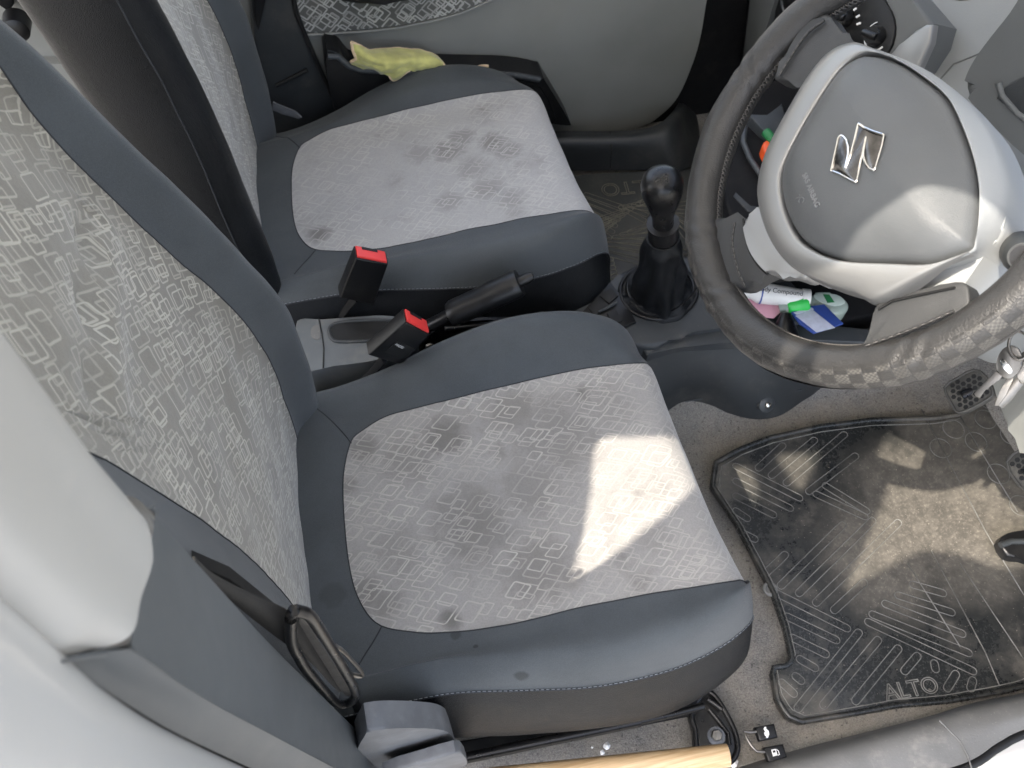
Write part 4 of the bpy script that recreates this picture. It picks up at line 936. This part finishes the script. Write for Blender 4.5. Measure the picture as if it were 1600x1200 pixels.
tube('split_ring', KP([(1578+math.cos(t)*14, 0) for t in ()]) or [onp(1592+16*math.cos(t), 540+22*math.sin(t), kc+kn*(.002+.003*math.sin(t)), kn) for t in np.linspace(0, 2*math.pi, 33)[:-1]], .0014, M['steel'], ky, closed=True, seg=8)
# ------------------------------------------------------------------ dashboard
dash = things('dashboard', (1.0, .3, .6), 'gray plastic dashboard with heater controls beyond the steering wheel', 'dashboard')
dnn = unit((-1, -.10, .75)); d0 = np.array([.86, .20, .66])
slab('main_panel', PL([(1352, -80), (1420, -90), (1760, -90), (1760, 330), (1590, 330), (1500, 250), (1440, 200), (1392, 150), (1380, 100), (1352, 40)], d0, dnn), dnn, .03, M['dashgray'], dash, .006)
slab('dash_recess', cr(PL([(1462, -40), (1478, -6), (1510, 0), (1545, -14), (1550, -50)], d0+dnn*.001, dnn), 3, True), dnn, .002, M['gapblack'], dash, .0005)
sn_ = unit((-1, -.12, .45)); s0 = np.array([.80, .31, .64]); SP = lambda px, d=0: [onp(a, b, s0+sn_*d, sn_) for a, b in px]
slab('stack_surround', SP([(1290, -60), (1372, -52), (1420, -8), (1458, 36), (1452, 70), (1432, 110), (1384, 92), (1330, 84), (1280, 30)]), sn_, .05, M['hood'], dash, .006)
slab('stack_face', cr(SP([(1300, -60), (1352, -40), (1384, 4), (1396, 30), (1397, 55), (1387, 82), (1366, 86), (1330, 72), (1296, 30)], .004), 2, True), sn_, .004, M['black'], dash, .002)
slab('silver_corner', SP([(1384, 91), (1405, 70), (1430, 47), (1446, 38), (1457, 38), (1453, 66), (1434, 108), (1428, 110)], .006), sn_, .012, M['silver'], dash, .004, sm=0, seg=5)
def knobd(c, r):
    p = SP([c], .004)[0]; o = lathe('heater_knob', [(.0001, .013), (r*.78, .013), (r*.86, .010), (r*.92, 0)], p, sn_, M['gloss'], dash, 32)
    a = unit(np.cross(sn_, [0, 0, 1])); b = np.cross(sn_, a)
    t = math.radians(200); d = math.cos(t)*a+math.sin(t)*b
    tube('knob_grip', [p+sn_*.015-d*r*.75, p+sn_*.017, p+sn_*.015+d*r*.75], .0045, M['black'], o, seg=10)
    return p, a, b
r1 = .0135; p, a, b = knobd((1371, 57), r1)
for t0, t1, w_ in ((25, 88, .0013), (96, 170, .0013), (-40, -5, .0007)):
    tube('dial_mark', [p+sn_*.0012+1.28*r1*(math.cos(math.radians(t))*a+math.sin(math.radians(t))*b) for t in np.linspace(t0+0, t1+0, 14)], w_, M['white'], dash, seg=6)
p2, a, b = knobd((1322, 28), .0135)
for c0, c1 in (((1334, 16), (1338, 13)), ((1338, 27), (1343, 24)), ((1339, 38), (1345, 36))):
    tube('dial_mark', SP([c0, c1], .005), .0015, M['white'], dash, seg=6)
# instrument hood
hn = unit((-1, -.5, .35)); h0 = np.array([.80, .10, .76])
hd = [(1780, -80), (1640, -80), (1603, -20), (1578, 20), (1548, 58), (1522, 94), (1507, 126), (1508, 146), (1526, 170), (1560, 205), (1600, 242), (1700, 320), (1780, 330)]
slab('instrument_hood', PL(hd, h0, hn), hn, .05, M['hood'], dash, .012, sm=3, seg=6)
tube('hood_lip', PL([(1560, 130), (1566, 150), (1590, 178), (1640, 210)], h0+hn*.002, hn), .003, M['hood'], dash)
slab('hood_hollow', cr(PL([(1556, 154), (1572, 136), (1600, 120), (1700, 90), (1700, 250), (1610, 190), (1580, 168)], h0+hn*.0015, hn), 2, True), hn, .004, M['dkgray'], dash, .002)
tube('panel_parting_line', PL([(1462, 132), (1490, 100), (1530, 84), (1560, 80)], d0+dnn*.0, dnn), .0012, M['hood'], dash, seg=6)
# lower panel by the driver's knee
ln = unit((-1, -.15, -.1)); l0 = np.array([.80, -.1, .42])
slab('knee_panel', PL([(1572, 560), (1700, 470), (1760, 560), (1760, 760), (1640, 740), (1600, 700), (1575, 672), (1560, 650), (1562, 600)], l0, ln), ln, .03, M['doorgray'], dash, .012, sm=2, seg=5)
# glove box side and centre stack
gn = unit((-1, 0, -.15)); g0 = np.array([.93, .7, .5]); GP = lambda px, d=0: [onp(a, b, g0+gn*d, gn) for a, b in px]
slab('glove_box', GP([(1050, -90), (1064, -20), (1080, 20), (1102, 60), (1128, 92), (1158, 122), (1175, 100), (1180, 60), (1195, -90)]), gn, .05, M['black'], dash, .010, sm=2, seg=5)
tube('glove_box_highlight', GP([(1118, -40), (1137, -5), (1162, 40)], .003), .004, M['hood'], dash)  # lighter gray bead painting the highlight line on the glove box
slab('stack_side', GP([(1180, -90), (1235, -90), (1212, -4), (1196, 48), (1180, 90), (1160, 108), (1160, 80), (1172, 20)], .02), gn, .04, M['hood'], dash, .006, seg=4)
slab('stack_front', GP([(1222, -90), (1330, -90), (1330, 160), (1250, 160), (1225, 120), (1205, 60)], .012), gn, .04, M['black'], dash, .006)
tube('vent_ring', [GP([(1236+14*math.cos(t), 2+24*math.sin(t))], .02)[0] for t in np.linspace(0, 2*math.pi, 25)[:-1]], .003, M['console'], dash, closed=True)
slab('parcel_shelf', Z([(1118, 165), (1170, 150), (1240, 110), (1310, 130), (1320, 420), (1210, 430), (1170, 400), (1135, 320), (1126, 250)], .34), (0, 0, 1), .02, M['blackmatte'], dash, .006)
slab('shelf_crease', Z([(1150, 300), (1172, 322), (1230, 330), (1230, 336), (1168, 330), (1146, 306)], .342), (0, 0, 1), .002, M['dkgray'], dash, .001)
slab('button_strip', GP([(1213, 132), (1238, 122), (1262, 150), (1236, 160)], .03), gn, .01, M['gloss'], dash, .003)
tube('shelf_lip', GP([(1207, 142), (1226, 158), (1247, 176), (1262, 190)], .035), .008, M['console'], dash, seg=12)
tube('cubby_rim_highlight', Z([(1164, 198), (1161, 222), (1172, 248), (1190, 275), (1205, 292)], .352), .005, M['console'], dash, seg=10)  # shelf rim in lighter gray, its highlight put into the colour
slab('cubby_wall', Z([(1166, 176), (1200, 182), (1222, 160), (1230, 190), (1210, 215), (1190, 200)], .36), (0, 0, 1), .02, M['console'], dash, .003)
bbox('dash_body', (1.12, -.38, .58), (1.36, .92, .84), M['blackmatte'], dash, .03)
# things in the far cubby
gb = lathe('green_lighter', [(.0001, 0), (.008, 0), (.008, .035), (.006, .037), (.0001, .037)], zz(1196, 206, .378), zz(1218, 230, .375)-zz(1196, 206, .378), M['dkgreen'], None, 20)
tag(gb, 'dark green cylinder lying in the cubby beside the orange item', 'tube')
og = slab('orange_plug', cr(Z([(1191, 226), (1198, 218), (1212, 225), (1218, 240), (1216, 256), (1204, 248), (1196, 239)], .375), 2, True), (0, 0, 1), .02, M['orange'], None, .005, seg=4)
tag(og, 'bright orange plastic plug in the cubby behind the wheel rim', 'plug')
pc = tag(slab('pink_card', Z([(1220, 199), (1234, 188), (1244, 196), (1232, 210)], .37), (0, 0, 1), .003, M['pink'], None, .0005), 'tiny pink card edge beside the green cylinder in the cubby', 'card')
# things in the near tray
tz = .215
tb_ = things('paste_tube', tuple(zz(1205, 460, tz)), 'white paste tube printed Body Compound in the black tray', 'tube')
a_, b_ = zz(1187, 458, tz+.02), zz(1252, 466, tz+.02); ax_ = unit(b_-a_); Lt = float(np.linalg.norm(b_-a_))
tv = []
lathe('tube_body', [(.0175, 0), (.0175, Lt*.2), (.0165, Lt*.6), (.015, Lt)], a_, ax_, M['offwhite'], tb_, 28)
lathe('crimped_end', [(.0001, -.001), (.0165, 0), (.0165, .012), (.0001, .0125)], b_, ax_, M['offwhite'], tb_, 24)
lathe('cap', [(.0001, -.026), (.0095, -.026), (.0125, -.012), (.0170, -.003), (.0170, 0)], a_, ax_, M['offwhite'], tb_, 28)
lathe('dark_band', [(.0176, 0), (.0181, .0), (.0181, .0025), (.0176, .0025)], a_, ax_, M['blue'], tb_, 28)
vw = unit(EYE-a_); up_ = unit(np.cross(np.cross(ax_, vw), ax_)); ydt = unit(np.cross(up_, ax_)); 
if ydt[1] < 0: ydt = -ydt
def onskin(px, py, r=.0178): return onp(px, py, a_+up_*r, up_)
text('tube_lettering', 'Body Compound', .0108, onskin(1219, 455), ax_, np.cross(up_, ax_), M['gapblack'], tb_, .0002)
for q in ((1213, 464), (1212, 471)):
    text('small_print', 'polishing and rubbing paste', .0042, onskin(*q, .0172), ax_, np.cross(up_, ax_), M['blackmatte'], tb_, .0001) if False else None
pk_ = tag(slab('pink_packet', Z([(1164, 462), (1185, 466), (1212, 472), (1221, 486), (1210, 496), (1180, 494), (1176, 480), (1168, 468)], .222), (0, 0, 1), .003, M['pink'], None, .0008), 'pink paper packet under the white paste tube', 'packet')
gt = things('green_cap_tube', tuple(zz(1245, 474, tz)), 'tube with a bright green cap standing beside the white paste tube', 'tube')
c1, c2 = zz(1230, 480, .225), zz(1263, 472, .235)
lathe('cap', [(.0001, 0), (.012, 0), (.0145, .004), (.0150, .03), (.013, .034), (.0001, .035)], c1, c2-c1, M['green'], gt, 24)
lathe('neck', [(.012, -.014), (.010, 0)], c1, c2-c1, M['clearish'], gt, 20)
bo = things('bottle', tuple(zz(1290, 470, tz)), 'clear flat bottle with a green striped label at the back of the tray', 'bottle')
bz = .225
slab('bottle_body', cr(Z([(1262, 470), (1266, 460), (1280, 457), (1305, 458), (1320, 464), (1328, 474), (1324, 484), (1306, 489), (1285, 484), (1268, 478)], bz), 3, True), (0, 0, 1), .03, M['clearish'], bo, .009, seg=5)
slab('label', cr(Z([(1272, 461), (1284, 458.5), (1306, 460), (1318, 467), (1320, 474), (1305, 478), (1285, 473), (1274, 466)], bz+.0008), 2, True), (0, 0, 1), .0008, M['bottlelabel'], bo, .0003)
slab('green_stripe', Z([(1286, 459.5), (1296, 460), (1304, 472), (1293, 473)], bz+.0016), (0, 0, 1), .0008, M['dkgreen'], bo, .0002)
sa = things('sachet', tuple(zz(1278, 500, tz)), 'blue printed sachet leaning in the tray in front of the bottle', 'sachet')
slab('sachet_pouch', Z([(1237, 487), (1262, 479), (1288, 475), (1318, 505), (1298, 512), (1272, 520), (1250, 505)], .232), (0, 0, 1), .004, M['blue'], sa, .0012)
slab('sachet_label', Z([(1243, 493), (1270, 484), (1280, 492), (1305, 512), (1276, 519)], .2330), (0, 0, 1), .0008, M['palelabel'], sa, .0002)
slab('sachet_label', Z([(1240, 488), (1268, 480), (1272, 483), (1245, 491.5)], .2330), (0, 0, 1), .0008, M['palelabel'], sa, .0002)
cn = things('cone_cap', tuple(zz(1225, 505, .2)), 'black cone shaped cap lying among the tray clutter', 'cap')
lathe('cone', [(.0001, .0), (.008, .002), (.020, .030), (.024, .045), (.024, .05), (.022, .05)], zz(1228, 487, .235), zz(1226, 530, .21)-zz(1228, 487, .235), M['gloss'], cn, 28)
# ------------------------------------------------------------------ pedals
def pedal(px, z0, zt, label, mt, arm):
    t = things('pedal', tuple(zz(*px[0], z0)), label, 'pedal', 'foot pedals')
    n = unit((-.75, 0, .65)); p0 = zz(*px[0], z0); P = [onp(a, b, p0, n) for a, b in px]
    base = cr(P, 2, True); slab('pedal_pad', base, n, .014, mt, t, .003)
    c = np.mean(np.array(P), 0); e1 = unit(P[1]-P[0]); e2 = unit(np.cross(n, e1)); mb = MB(); pitch = .0098
    inside = lambda q: all(np.dot(np.cross(P[(i+1) % len(P)]-P[i], q-P[i]), n)*sg > .0045*np.linalg.norm(P[(i+1) % len(P)]-P[i]) for i in range(len(P)))
    sg = 1
    if not inside(c): sg = -1
    for i in range(-12, 13):
        for j in range(-12, 13):
            q = c+e1*(i+.5*(j % 2))*pitch+e2*j*pitch*.866
            if inside(q):
                v = [q+n*.0006+.0041*(math.cos(k*math.pi/3+.5)*e1+math.sin(k*math.pi/3+.5)*e2) for k in range(6)]; mb.add(v, [tuple(range(6))])
    mb.build('tread_holes', M['gapblack'], t, smooth=False)
    tube('pedal_rim', [b+n*.001 for b in base], .0022, mt, t, closed=True, seg=8)
    tube('pedal_arm', arm(c), .008, M['gloss'], t, seg=10)
pm_ = mat('pedal_rubber', (.06, .058, .052), .6, gs=.3, dust=.3)
pedal([(1476, 606), (1498, 590), (1522, 578), (1540, 588), (1552, 612), (1546, 622), (1522, 636), (1498, 645), (1488, 632)], .16, .2, 'clutch pedal with a honeycomb rubber pad behind the hanging keys', pm_, lambda c: [c-np.array([.01, 0, .01]), c+np.array([.12, .01, .05]), c+np.array([.25, .0, .4])])
pedal([(1573, 722), (1600, 700), (1640, 690), (1660, 730), (1630, 780), (1602, 766), (1588, 752)], .16, .2, 'brake pedal with a sunlit honeycomb pad cut by the right edge', pm_, lambda c: [c-np.array([.01, 0, .01]), c+np.array([.12, .01, .05]), c+np.array([.2, .0, .4])])
ac = things('accelerator_pedal', tuple(zz(1590, 850, .05)), 'dark accelerator pedal foot at the right edge above the mat', 'pedal')
slab('pedal_foot', cr(Z([(1562, 845), (1575, 832), (1600, 828), (1640, 835), (1640, 880), (1600, 872), (1575, 868)], .05), 2, True), (0, 0, 1), .02, M['black'], ac, .005)
tube('pedal_hinge', Z([(1563, 852), (1580, 846), (1620, 846)], .055), .005, M['dkgray'], ac)
# ------------------------------------------------------------------ rail, levers, stick
ra = things('seat_rail', (.3, -.28, .05), 'black steel seat slide rail bolted to the carpet below the near seat', 'seat rail')
tube('slide_tube', Z([(640, 1198), (700, 1190), (900, 1148), (1000, 1127)], .075), .0078, M['gloss'], ra, seg=16)
tube('slide_rod', Z([(1000, 1127), (1050, 1116), (1099, 1103)], .075), .0052, M['gloss'], ra, seg=14)
slab('rail_channel', Z([(700, 1160), (900, 1130), (1090, 1092), (1090, 1112), (900, 1150), (700, 1185)], .045), (0, 0, 1), .035, M['blackmatte'], ra, .003)
bk = [(1082, 1100), (1100, 1078), (1112, 1079), (1126, 1096), (1145, 1130), (1155, 1160), (1153, 1182), (1138, 1198), (1110, 1203), (1092, 1196), (1086, 1170), (1084, 1140), (1078, 1120)]
bkp = cr(Z(bk, .03), 3, True); slab('rail_foot', bkp, (0, 0, 1), .02, M['gloss'], ra, .003)
cb = np.mean(np.array(bkp), 0); tube('foot_lip', [cb+(p-cb)*.93+np.array([0, 0, .001]) for p in bkp], .0042, M['gloss'], ra, closed=True, seg=8)
tube('foot_rib', Z([(1108, 1108), (1122, 1125), (1138, 1146), (1140, 1165)], .033), .003, M['gloss'], ra)
pb = zz(1119, 1150, .031)
lathe('bolt_washer', [(.0001, .002), (.013, .002), (.0135, 0)], pb, (0, 0, 1), M['leverdusty'], ra, 24)
v_, f_ = lathe_vf([(.0085, .0), (.0085, .007), (.0075, .0085), (.0001, .0087)], pb, (0, 0, 1), 6); add('bolt_head', v_, f_, M['steel'], ra, smooth=False)
tube('latch_hook', Z([(1106, 1092), (1118, 1100), (1128, 1108)], .036), .004, M['gloss'], ra)
rl = M['leverdusty']
slab('recliner_lever', cr(Y([(570, 1150), (580, 1142), (620, 1138), (680, 1139), (702, 1146), (711, 1160), (712, 1172), (690, 1182), (640, 1196), (600, 1206), (560, 1180)], -.275), 3, True), dn, .03, rl, driver, .011, seg=4)
slab('recliner_lever', cr(Y([(600, 1212), (660, 1192), (712, 1177), (724, 1180), (730, 1192), (722, 1200), (640, 1222)], -.30), 2, True), dn, .015, rl, driver, .004, seg=4)
lv = things('release_levers', tuple(zz(1190, 1155, .02)), 'pair of small black boot and fuel flap release levers on the carpet', 'release levers')
L1 = slab('lever_tab', Z([(1179, 1136), (1210, 1130), (1216, 1152), (1187, 1158)], .045), (0, 0, 1), .010, M['black'], lv, .003)
L2_ = slab('lever_tab', Z([(1192, 1168), (1224, 1162), (1231, 1184), (1202, 1192)], .045), (0, 0, 1), .010, M['black'], lv, .003)
tube('lever_wire', Z([(1185, 1143), (1170, 1144), (1162, 1143), (1166, 1152), (1174, 1165), (1182, 1174), (1196, 1175)], .042), .0022, M['steel'], lv, seg=8)
I = lambda px: [zz(a, b, .0455) for a, b in px]
slab('boot_icon', I([(1195, 1135.5), (1197, 1136), (1197.5, 1139), (1201, 1142), (1202, 1147), (1200, 1153), (1197, 1153), (1197, 1150), (1195, 1149), (1194, 1145), (1195.5, 1143), (1193, 1139)]), (0, 0, 1), .0004, M['white'], L1, 0)
slab('pump_icon', I([(1205, 1171.5), (1212, 1170), (1215, 1180), (1208, 1182)]), (0, 0, 1), .0004, M['white'], L2_, 0)
tube('pump_icon', I([(1213, 1171), (1216, 1173), (1218, 1179), (1215.5, 1180)]), .0006, M['white'], L2_, seg=5)
slab('pump_window', [p+np.array([0, 0, .0004]) for p in I([(1207, 1173), (1211, 1172), (1212, 1175.5), (1208, 1176.5)])], (0, 0, 1), .0003, M['gapblack'], L2_, 0)
wd = tag(tube('wooden_stick', [zz(690, 1226, .10), zz(1137, 1180, .10)], .0155, M['wood'], None, seg=28), 'varnished light wooden stick lying across the bottom edge', 'stick')
mb = MB()
for q, s in [((948, 1166), .006), ((941, 1176), .004), ((925, 1168), .002), ((1145, 1192), .008), ((1139, 1184), .005)]:
    c = zz(*q, .012); bm_ = bmesh.new(); bmesh.ops.create_icosphere(bm_, subdivisions=1, radius=s); 
    vs_ = [c+np.array(v.co)*(1+.4*nz(v.co.x*300, v.co.y*300, v.co.z*300))+np.array([0, 0, s*.6]) for v in bm_.verts]; bm_.verts.index_update(); fs_ = [tuple(v.index for v in f.verts) for f in bm_.faces]; bm_.free()
    o = add('paper_crumb', vs_, fs_, M['white'], None, smooth=False); tag(o, 'tiny white crumb of litter on the carpet near the rail and wooden stick', 'litter', 'white crumbs on the carpet')
# ------------------------------------------------------------------ near pillar, belt
pl = things('door_pillar', (0, -.3, .7), 'door pillar in the near foreground, ivory above and gray plastic below', 'door pillar')
xf = lambda L, x=0.: X(L, x)
def prism_strip(name, A_, B_, m, parent, lift=0.): return None
# lower gray trim: front face, bevel, outer face lofted downwards
Rr = xf([(231, 795), (250, 822), (285, 862), (340, 922), (400, 988), (470, 1058), (540, 1126), (600, 1182), (640, 1225)], .0)
Rg = xf([(203, 1013), (230, 1034), (300, 1082), (400, 1137), (500, 1190), (560, 1222), (620, 1256)], .004)
Ou = xf([(97, 1024), (140, 1062), (250, 1132), (330, 1172), (400, 1204), (470, 1235)], -.012)
Bk = [p+np.array([-.05, .012, 0]) for p in Rr]
Ri = [p+np.array([-.012, .010, 0]) for p in Rr]
Rf = [p+np.array([.003, -.008, 0]) for p in Rr]
strip('pillar_trim', Bk, Ou, M['pillargray'], pl, mids=(Ri, Rr, Rf, [a*.92+b*.08 for a, b in zip(resample(cr(Rg, 6), 9), Rf)], Rg, [a*.75+b*.25 for a, b in zip(resample(cr(Ou, 6), 7), resample(cr(Rg, 6), 7))]), seg=8)
# rim of the lower trim round the foot of the ivory part
tube('trim_rim', xf([(236, 792), (250, 835), (244, 868), (225, 940), (210, 1002), (203, 1014), (170, 1019), (130, 1026), (98, 1033)], -.004), [.0022]*6+[.0018, .0012, .0006], M['pillargray'], pl, seg=12)
iv = [(-260, 200), (0, 515), (60, 600), (130, 696), (212, 790), (226, 815), (228, 850), (216, 915), (203, 985), (190, 1004), (150, 1010), (104, 1016), (92, 1008), (0, 925), (-200, 760), (-400, 560)]
Iv1 = xf([(-320, 130), (-120, 370), (0, 520), (60, 603), (130, 700), (200, 782), (224, 812), (229, 850)], -.002)
Iv2 = xf([(-380, 300), (-160, 500), (-20, 640), (60, 720), (120, 790), (190, 880), (214, 915), (219, 940)], .006)
Iv3 = xf([(-420, 440), (-200, 640), (-20, 790), (40, 845), (100, 900), (170, 962), (195, 982), (204, 992)], .006)
Iv4 = xf([(-450, 520), (-230, 720), (-60, 875), (0, 926), (50, 968), (96, 1010), (110, 1012), (150, 1016)], -.006)
strip('upper_trim', [p+np.array([-.05, .012, 0]) for p in Iv1], [p+np.array([-.02, -.001, 0]) for p in Iv4], M['ivory'], pl, mids=(Iv1, Iv2, Iv3, Iv4), seg=8)
# white painted pillar outside
Bo1 = xf([(-460, 530), (-230, 735), (0, 940), (50, 985), (95, 1028), (140, 1066), (250, 1136), (400, 1208), (520, 1262)], -.016)
Bo2 = [p+np.array([.012, -.018, -.004]) for p in Bo1]; Bo3 = [p+np.array([.010, -.05, -.01]) for p in Bo1]; Bo4 = [p+np.array([-.01, -.12, -.03]) for p in Bo1]
strip('painted_pillar', [p+np.array([-.03, .01, 0]) for p in Bo1], Bo4, M['bodywhite'], body, mids=(Bo1, Bo2, Bo3), seg=8)
tube('pillar_seal', [p+np.array([-.004, .001, 0]) for p in cr(Bo1, 6)], .0035, M['gapblack'], pl, seg=8)
sb_ = things('seat_belt', (0, -.24, .5), 'dark seat belt with a black guide and metal tongue beside the near pillar', 'seat belt')
def ribbon(name, L, R, m, parent, th=.0015, **kw):
    Lc = resample(cr(L, 8), 40); Rc = resample(cr(R, 8), 40); v = []; f = []
    for a, b in zip(Lc, Rc): v += [a, (a+b)/2+np.array([0, -.001, 0]), b]
    for i in range(39):
        for j in range(2): k = i*3+j; f.append((k, k+1, k+4, k+3))
    o = add(name, v, f, m, parent, **kw); md = o.modifiers.new('solid', 'SOLIDIFY'); md.thickness = th; return o
ribbon('webbing', Y([(300, 870), (330, 897), (400, 930), (462, 962), (500, 1020), (534, 1078)], -.225), Y([(305, 885), (345, 925), (420, 985), (480, 1030), (510, 1062), (530, 1082)], -.232), M['webbing'], sb_)
ribbon('webbing', Y([(545, 1092), (560, 1122), (572, 1150)], -.228), Y([(556, 1085), (572, 1118), (584, 1146)], -.228), M['webbing'], sb_)
slab('belt_gap', Y([(300, 880), (360, 905), (450, 975), (470, 1000), (540, 1090), (580, 1150), (560, 1160), (480, 1090), (400, 1010)], -.205), dn, .01, M['gapblack'], sb_, .001)
dr = cr(Y([(456, 958), (470, 956), (484, 962), (500, 985), (540, 1050), (554, 1078), (553, 1092), (540, 1100), (525, 1098), (512, 1085), (480, 1048), (466, 1025), (455, 1000)], -.240), 4, True)
gd = tube('belt_guide', dr, .0048, M['gloss'], sb_, closed=True, seg=12)
slab('guide_plate', cr(Y([(462, 960), (480, 962), (500, 990), (540, 1058), (550, 1080), (545, 1090), (532, 1078), (508, 1040), (480, 995)], -.241), 2, True), dn, .006, M['black'], sb_, .002)
mb = MB()
for i in range(3):
    a0 = yy(497+i*4, 996+i*-1, -.2425); a1 = yy(524+i*4, 1040+i*-1, -.2425); mb.add(*tube_vf([a0, a1], .0008, 5))
mb.build('guide_ribs', M['console'], sb_)
tg_ = Y([(520, 1012), (532, 1014), (548, 1030), (566, 1050), (565, 1056), (552, 1054), (540, 1046)], -.232)
tube('metal_tongue', cr(tg_, 2, True), .0026, M['steel'], sb_, closed=True, seg=8, flat=.6)
# ------------------------------------------------------------------ unseen canvas added above the car, its holes shaped to form the sun patches
def back(P, z): s = (z-P[2])/(-SUN.z); return (P[0]-SUN.x*s, P[1]-SUN.y*s)
CZ = 1.62
seatP = lambda px: [onp(a, b, (0, 0, .282), (-.1, .1, 1)) for a, b in px]
holes = []  # openings traced back along the sun from each wanted sun patch
holes.append([back(p, CZ) for p in seatP([(932, 690), (1000, 683), (1066, 681), (1079, 694), (1093, 738), (1075, 765), (1040, 800), (960, 865), (893, 915), (905, 850), (920, 770)])])
holes.append([back(p, CZ) for p in Z([(1318, 922), (1345, 868), (1372, 800), (1400, 722)], .015)]+[back(p, CZ) for p in WP([(1225, 590), (1225, 560), (1258, 450)], .0)+WP([(1300, 405), (1345, 360), (1400, 322), (1440, 297), (1480, 291), (1530, 294), (1575, 305), (1640, 330)], .04)]+[(.27, -.30), (.26, -.43)]+[back(p, CZ) for p in Z([(1680, 870), (1600, 885), (1562, 888), (1500, 868), (1440, 862), (1400, 880), (1345, 908)], .015)])
holes.append([back(p, CZ) for p in Z([(1213, 712), (1240, 709), (1282, 706), (1262, 745), (1246, 772), (1230, 740)], .015)])
holes.append([back(p, CZ) for p in Z([(1150, 968), (1168, 946), (1196, 922), (1196, 940), (1175, 955)], .30)])
pr = [back(p, CZ) for p in X([(205, 1010), (225, 1022), (400, 1128), (500, 1182), (560, 1220)], .004)]; pr2 = [back(p, CZ) for p in X([(400, 1216), (250, 1140), (160, 1085)], -.02)]
def canvas_vf(x0, x1, y0, y1, z, hl):
    cu = bpy.data.curves.new('c', 'CURVE'); cu.dimensions = '2D'; cu.fill_mode = 'BOTH'
    for L in [[(x0, y0), (x1, y0), (x1, y1), (x0, y1)]]+[[tuple(p) for p in cr([np.array(q) for q in h], 5, True)] for h in hl]:
        sp = cu.splines.new('POLY'); sp.points.add(len(L)-1); sp.use_cyclic_u = True
        for k, p in enumerate(L): sp.points[k].co = (p[0], p[1], 0, 1)
    o = bpy.data.objects.new('c', cu); COL.objects.link(o); bpy.context.view_layer.update()
    me = bpy.data.meshes.new_from_object(o.evaluated_get(bpy.context.evaluated_depsgraph_get())); COL.objects.unlink(o)
    return [np.array((v.co.x, v.co.y, z)) for v in me.vertices], [tuple(p.vertices) for p in me.polygons]
def canvas_mat():
    t = NT('blocker_canvas'); co = t.coord(); t.l.new(t.mix(t.step(t.noise(co, 4, 4), .3, .7), (.74, .73, .70), (.82, .81, .78)), t.b.inputs['Base Color']); t.b.inputs['Roughness'].default_value = .9
    tr_ = t.node('ShaderNodeBsdfTranslucent'); tr_.inputs[0].default_value = (.80, .795, .77, 1); mx = t.node('ShaderNodeMixShader'); mx.inputs[0].default_value = .5  # translucent, so the added sheet also glows down as soft fill
    t.l.new(t.b.outputs[0], mx.inputs[1]); t.l.new(tr_.outputs[0], mx.inputs[2]); t.l.new(mx.outputs[0], t.n['Material Output'].inputs[0]); return t.m
v_, f_ = canvas_vf(-1.7, 1.1, -.74, 1.2, CZ, holes)
cvs = add('canvas_sun_blocker', v_, f_, canvas_mat(), None, smooth=False); tag(cvs, 'white canvas awning added unseen above the car, gaps shaping the sun patches', 'blocker')
md = cvs.modifiers.new('solid', 'SOLIDIFY'); md.thickness = .002
gm = mat('pale_concrete_ground', (.24, .235, .22), .9, grain=40, gs=.4, var=.15, vs=1.5)
gv = [(-30, -30, -.32), (30, -30, -.32), (30, 30, -.32), (-30, 30, -.32)]
tag(add('ground', gv, [(0, 1, 2, 3)], gm, None, smooth=False, loc=(0, 0, -.32)), None, None, kind='structure')
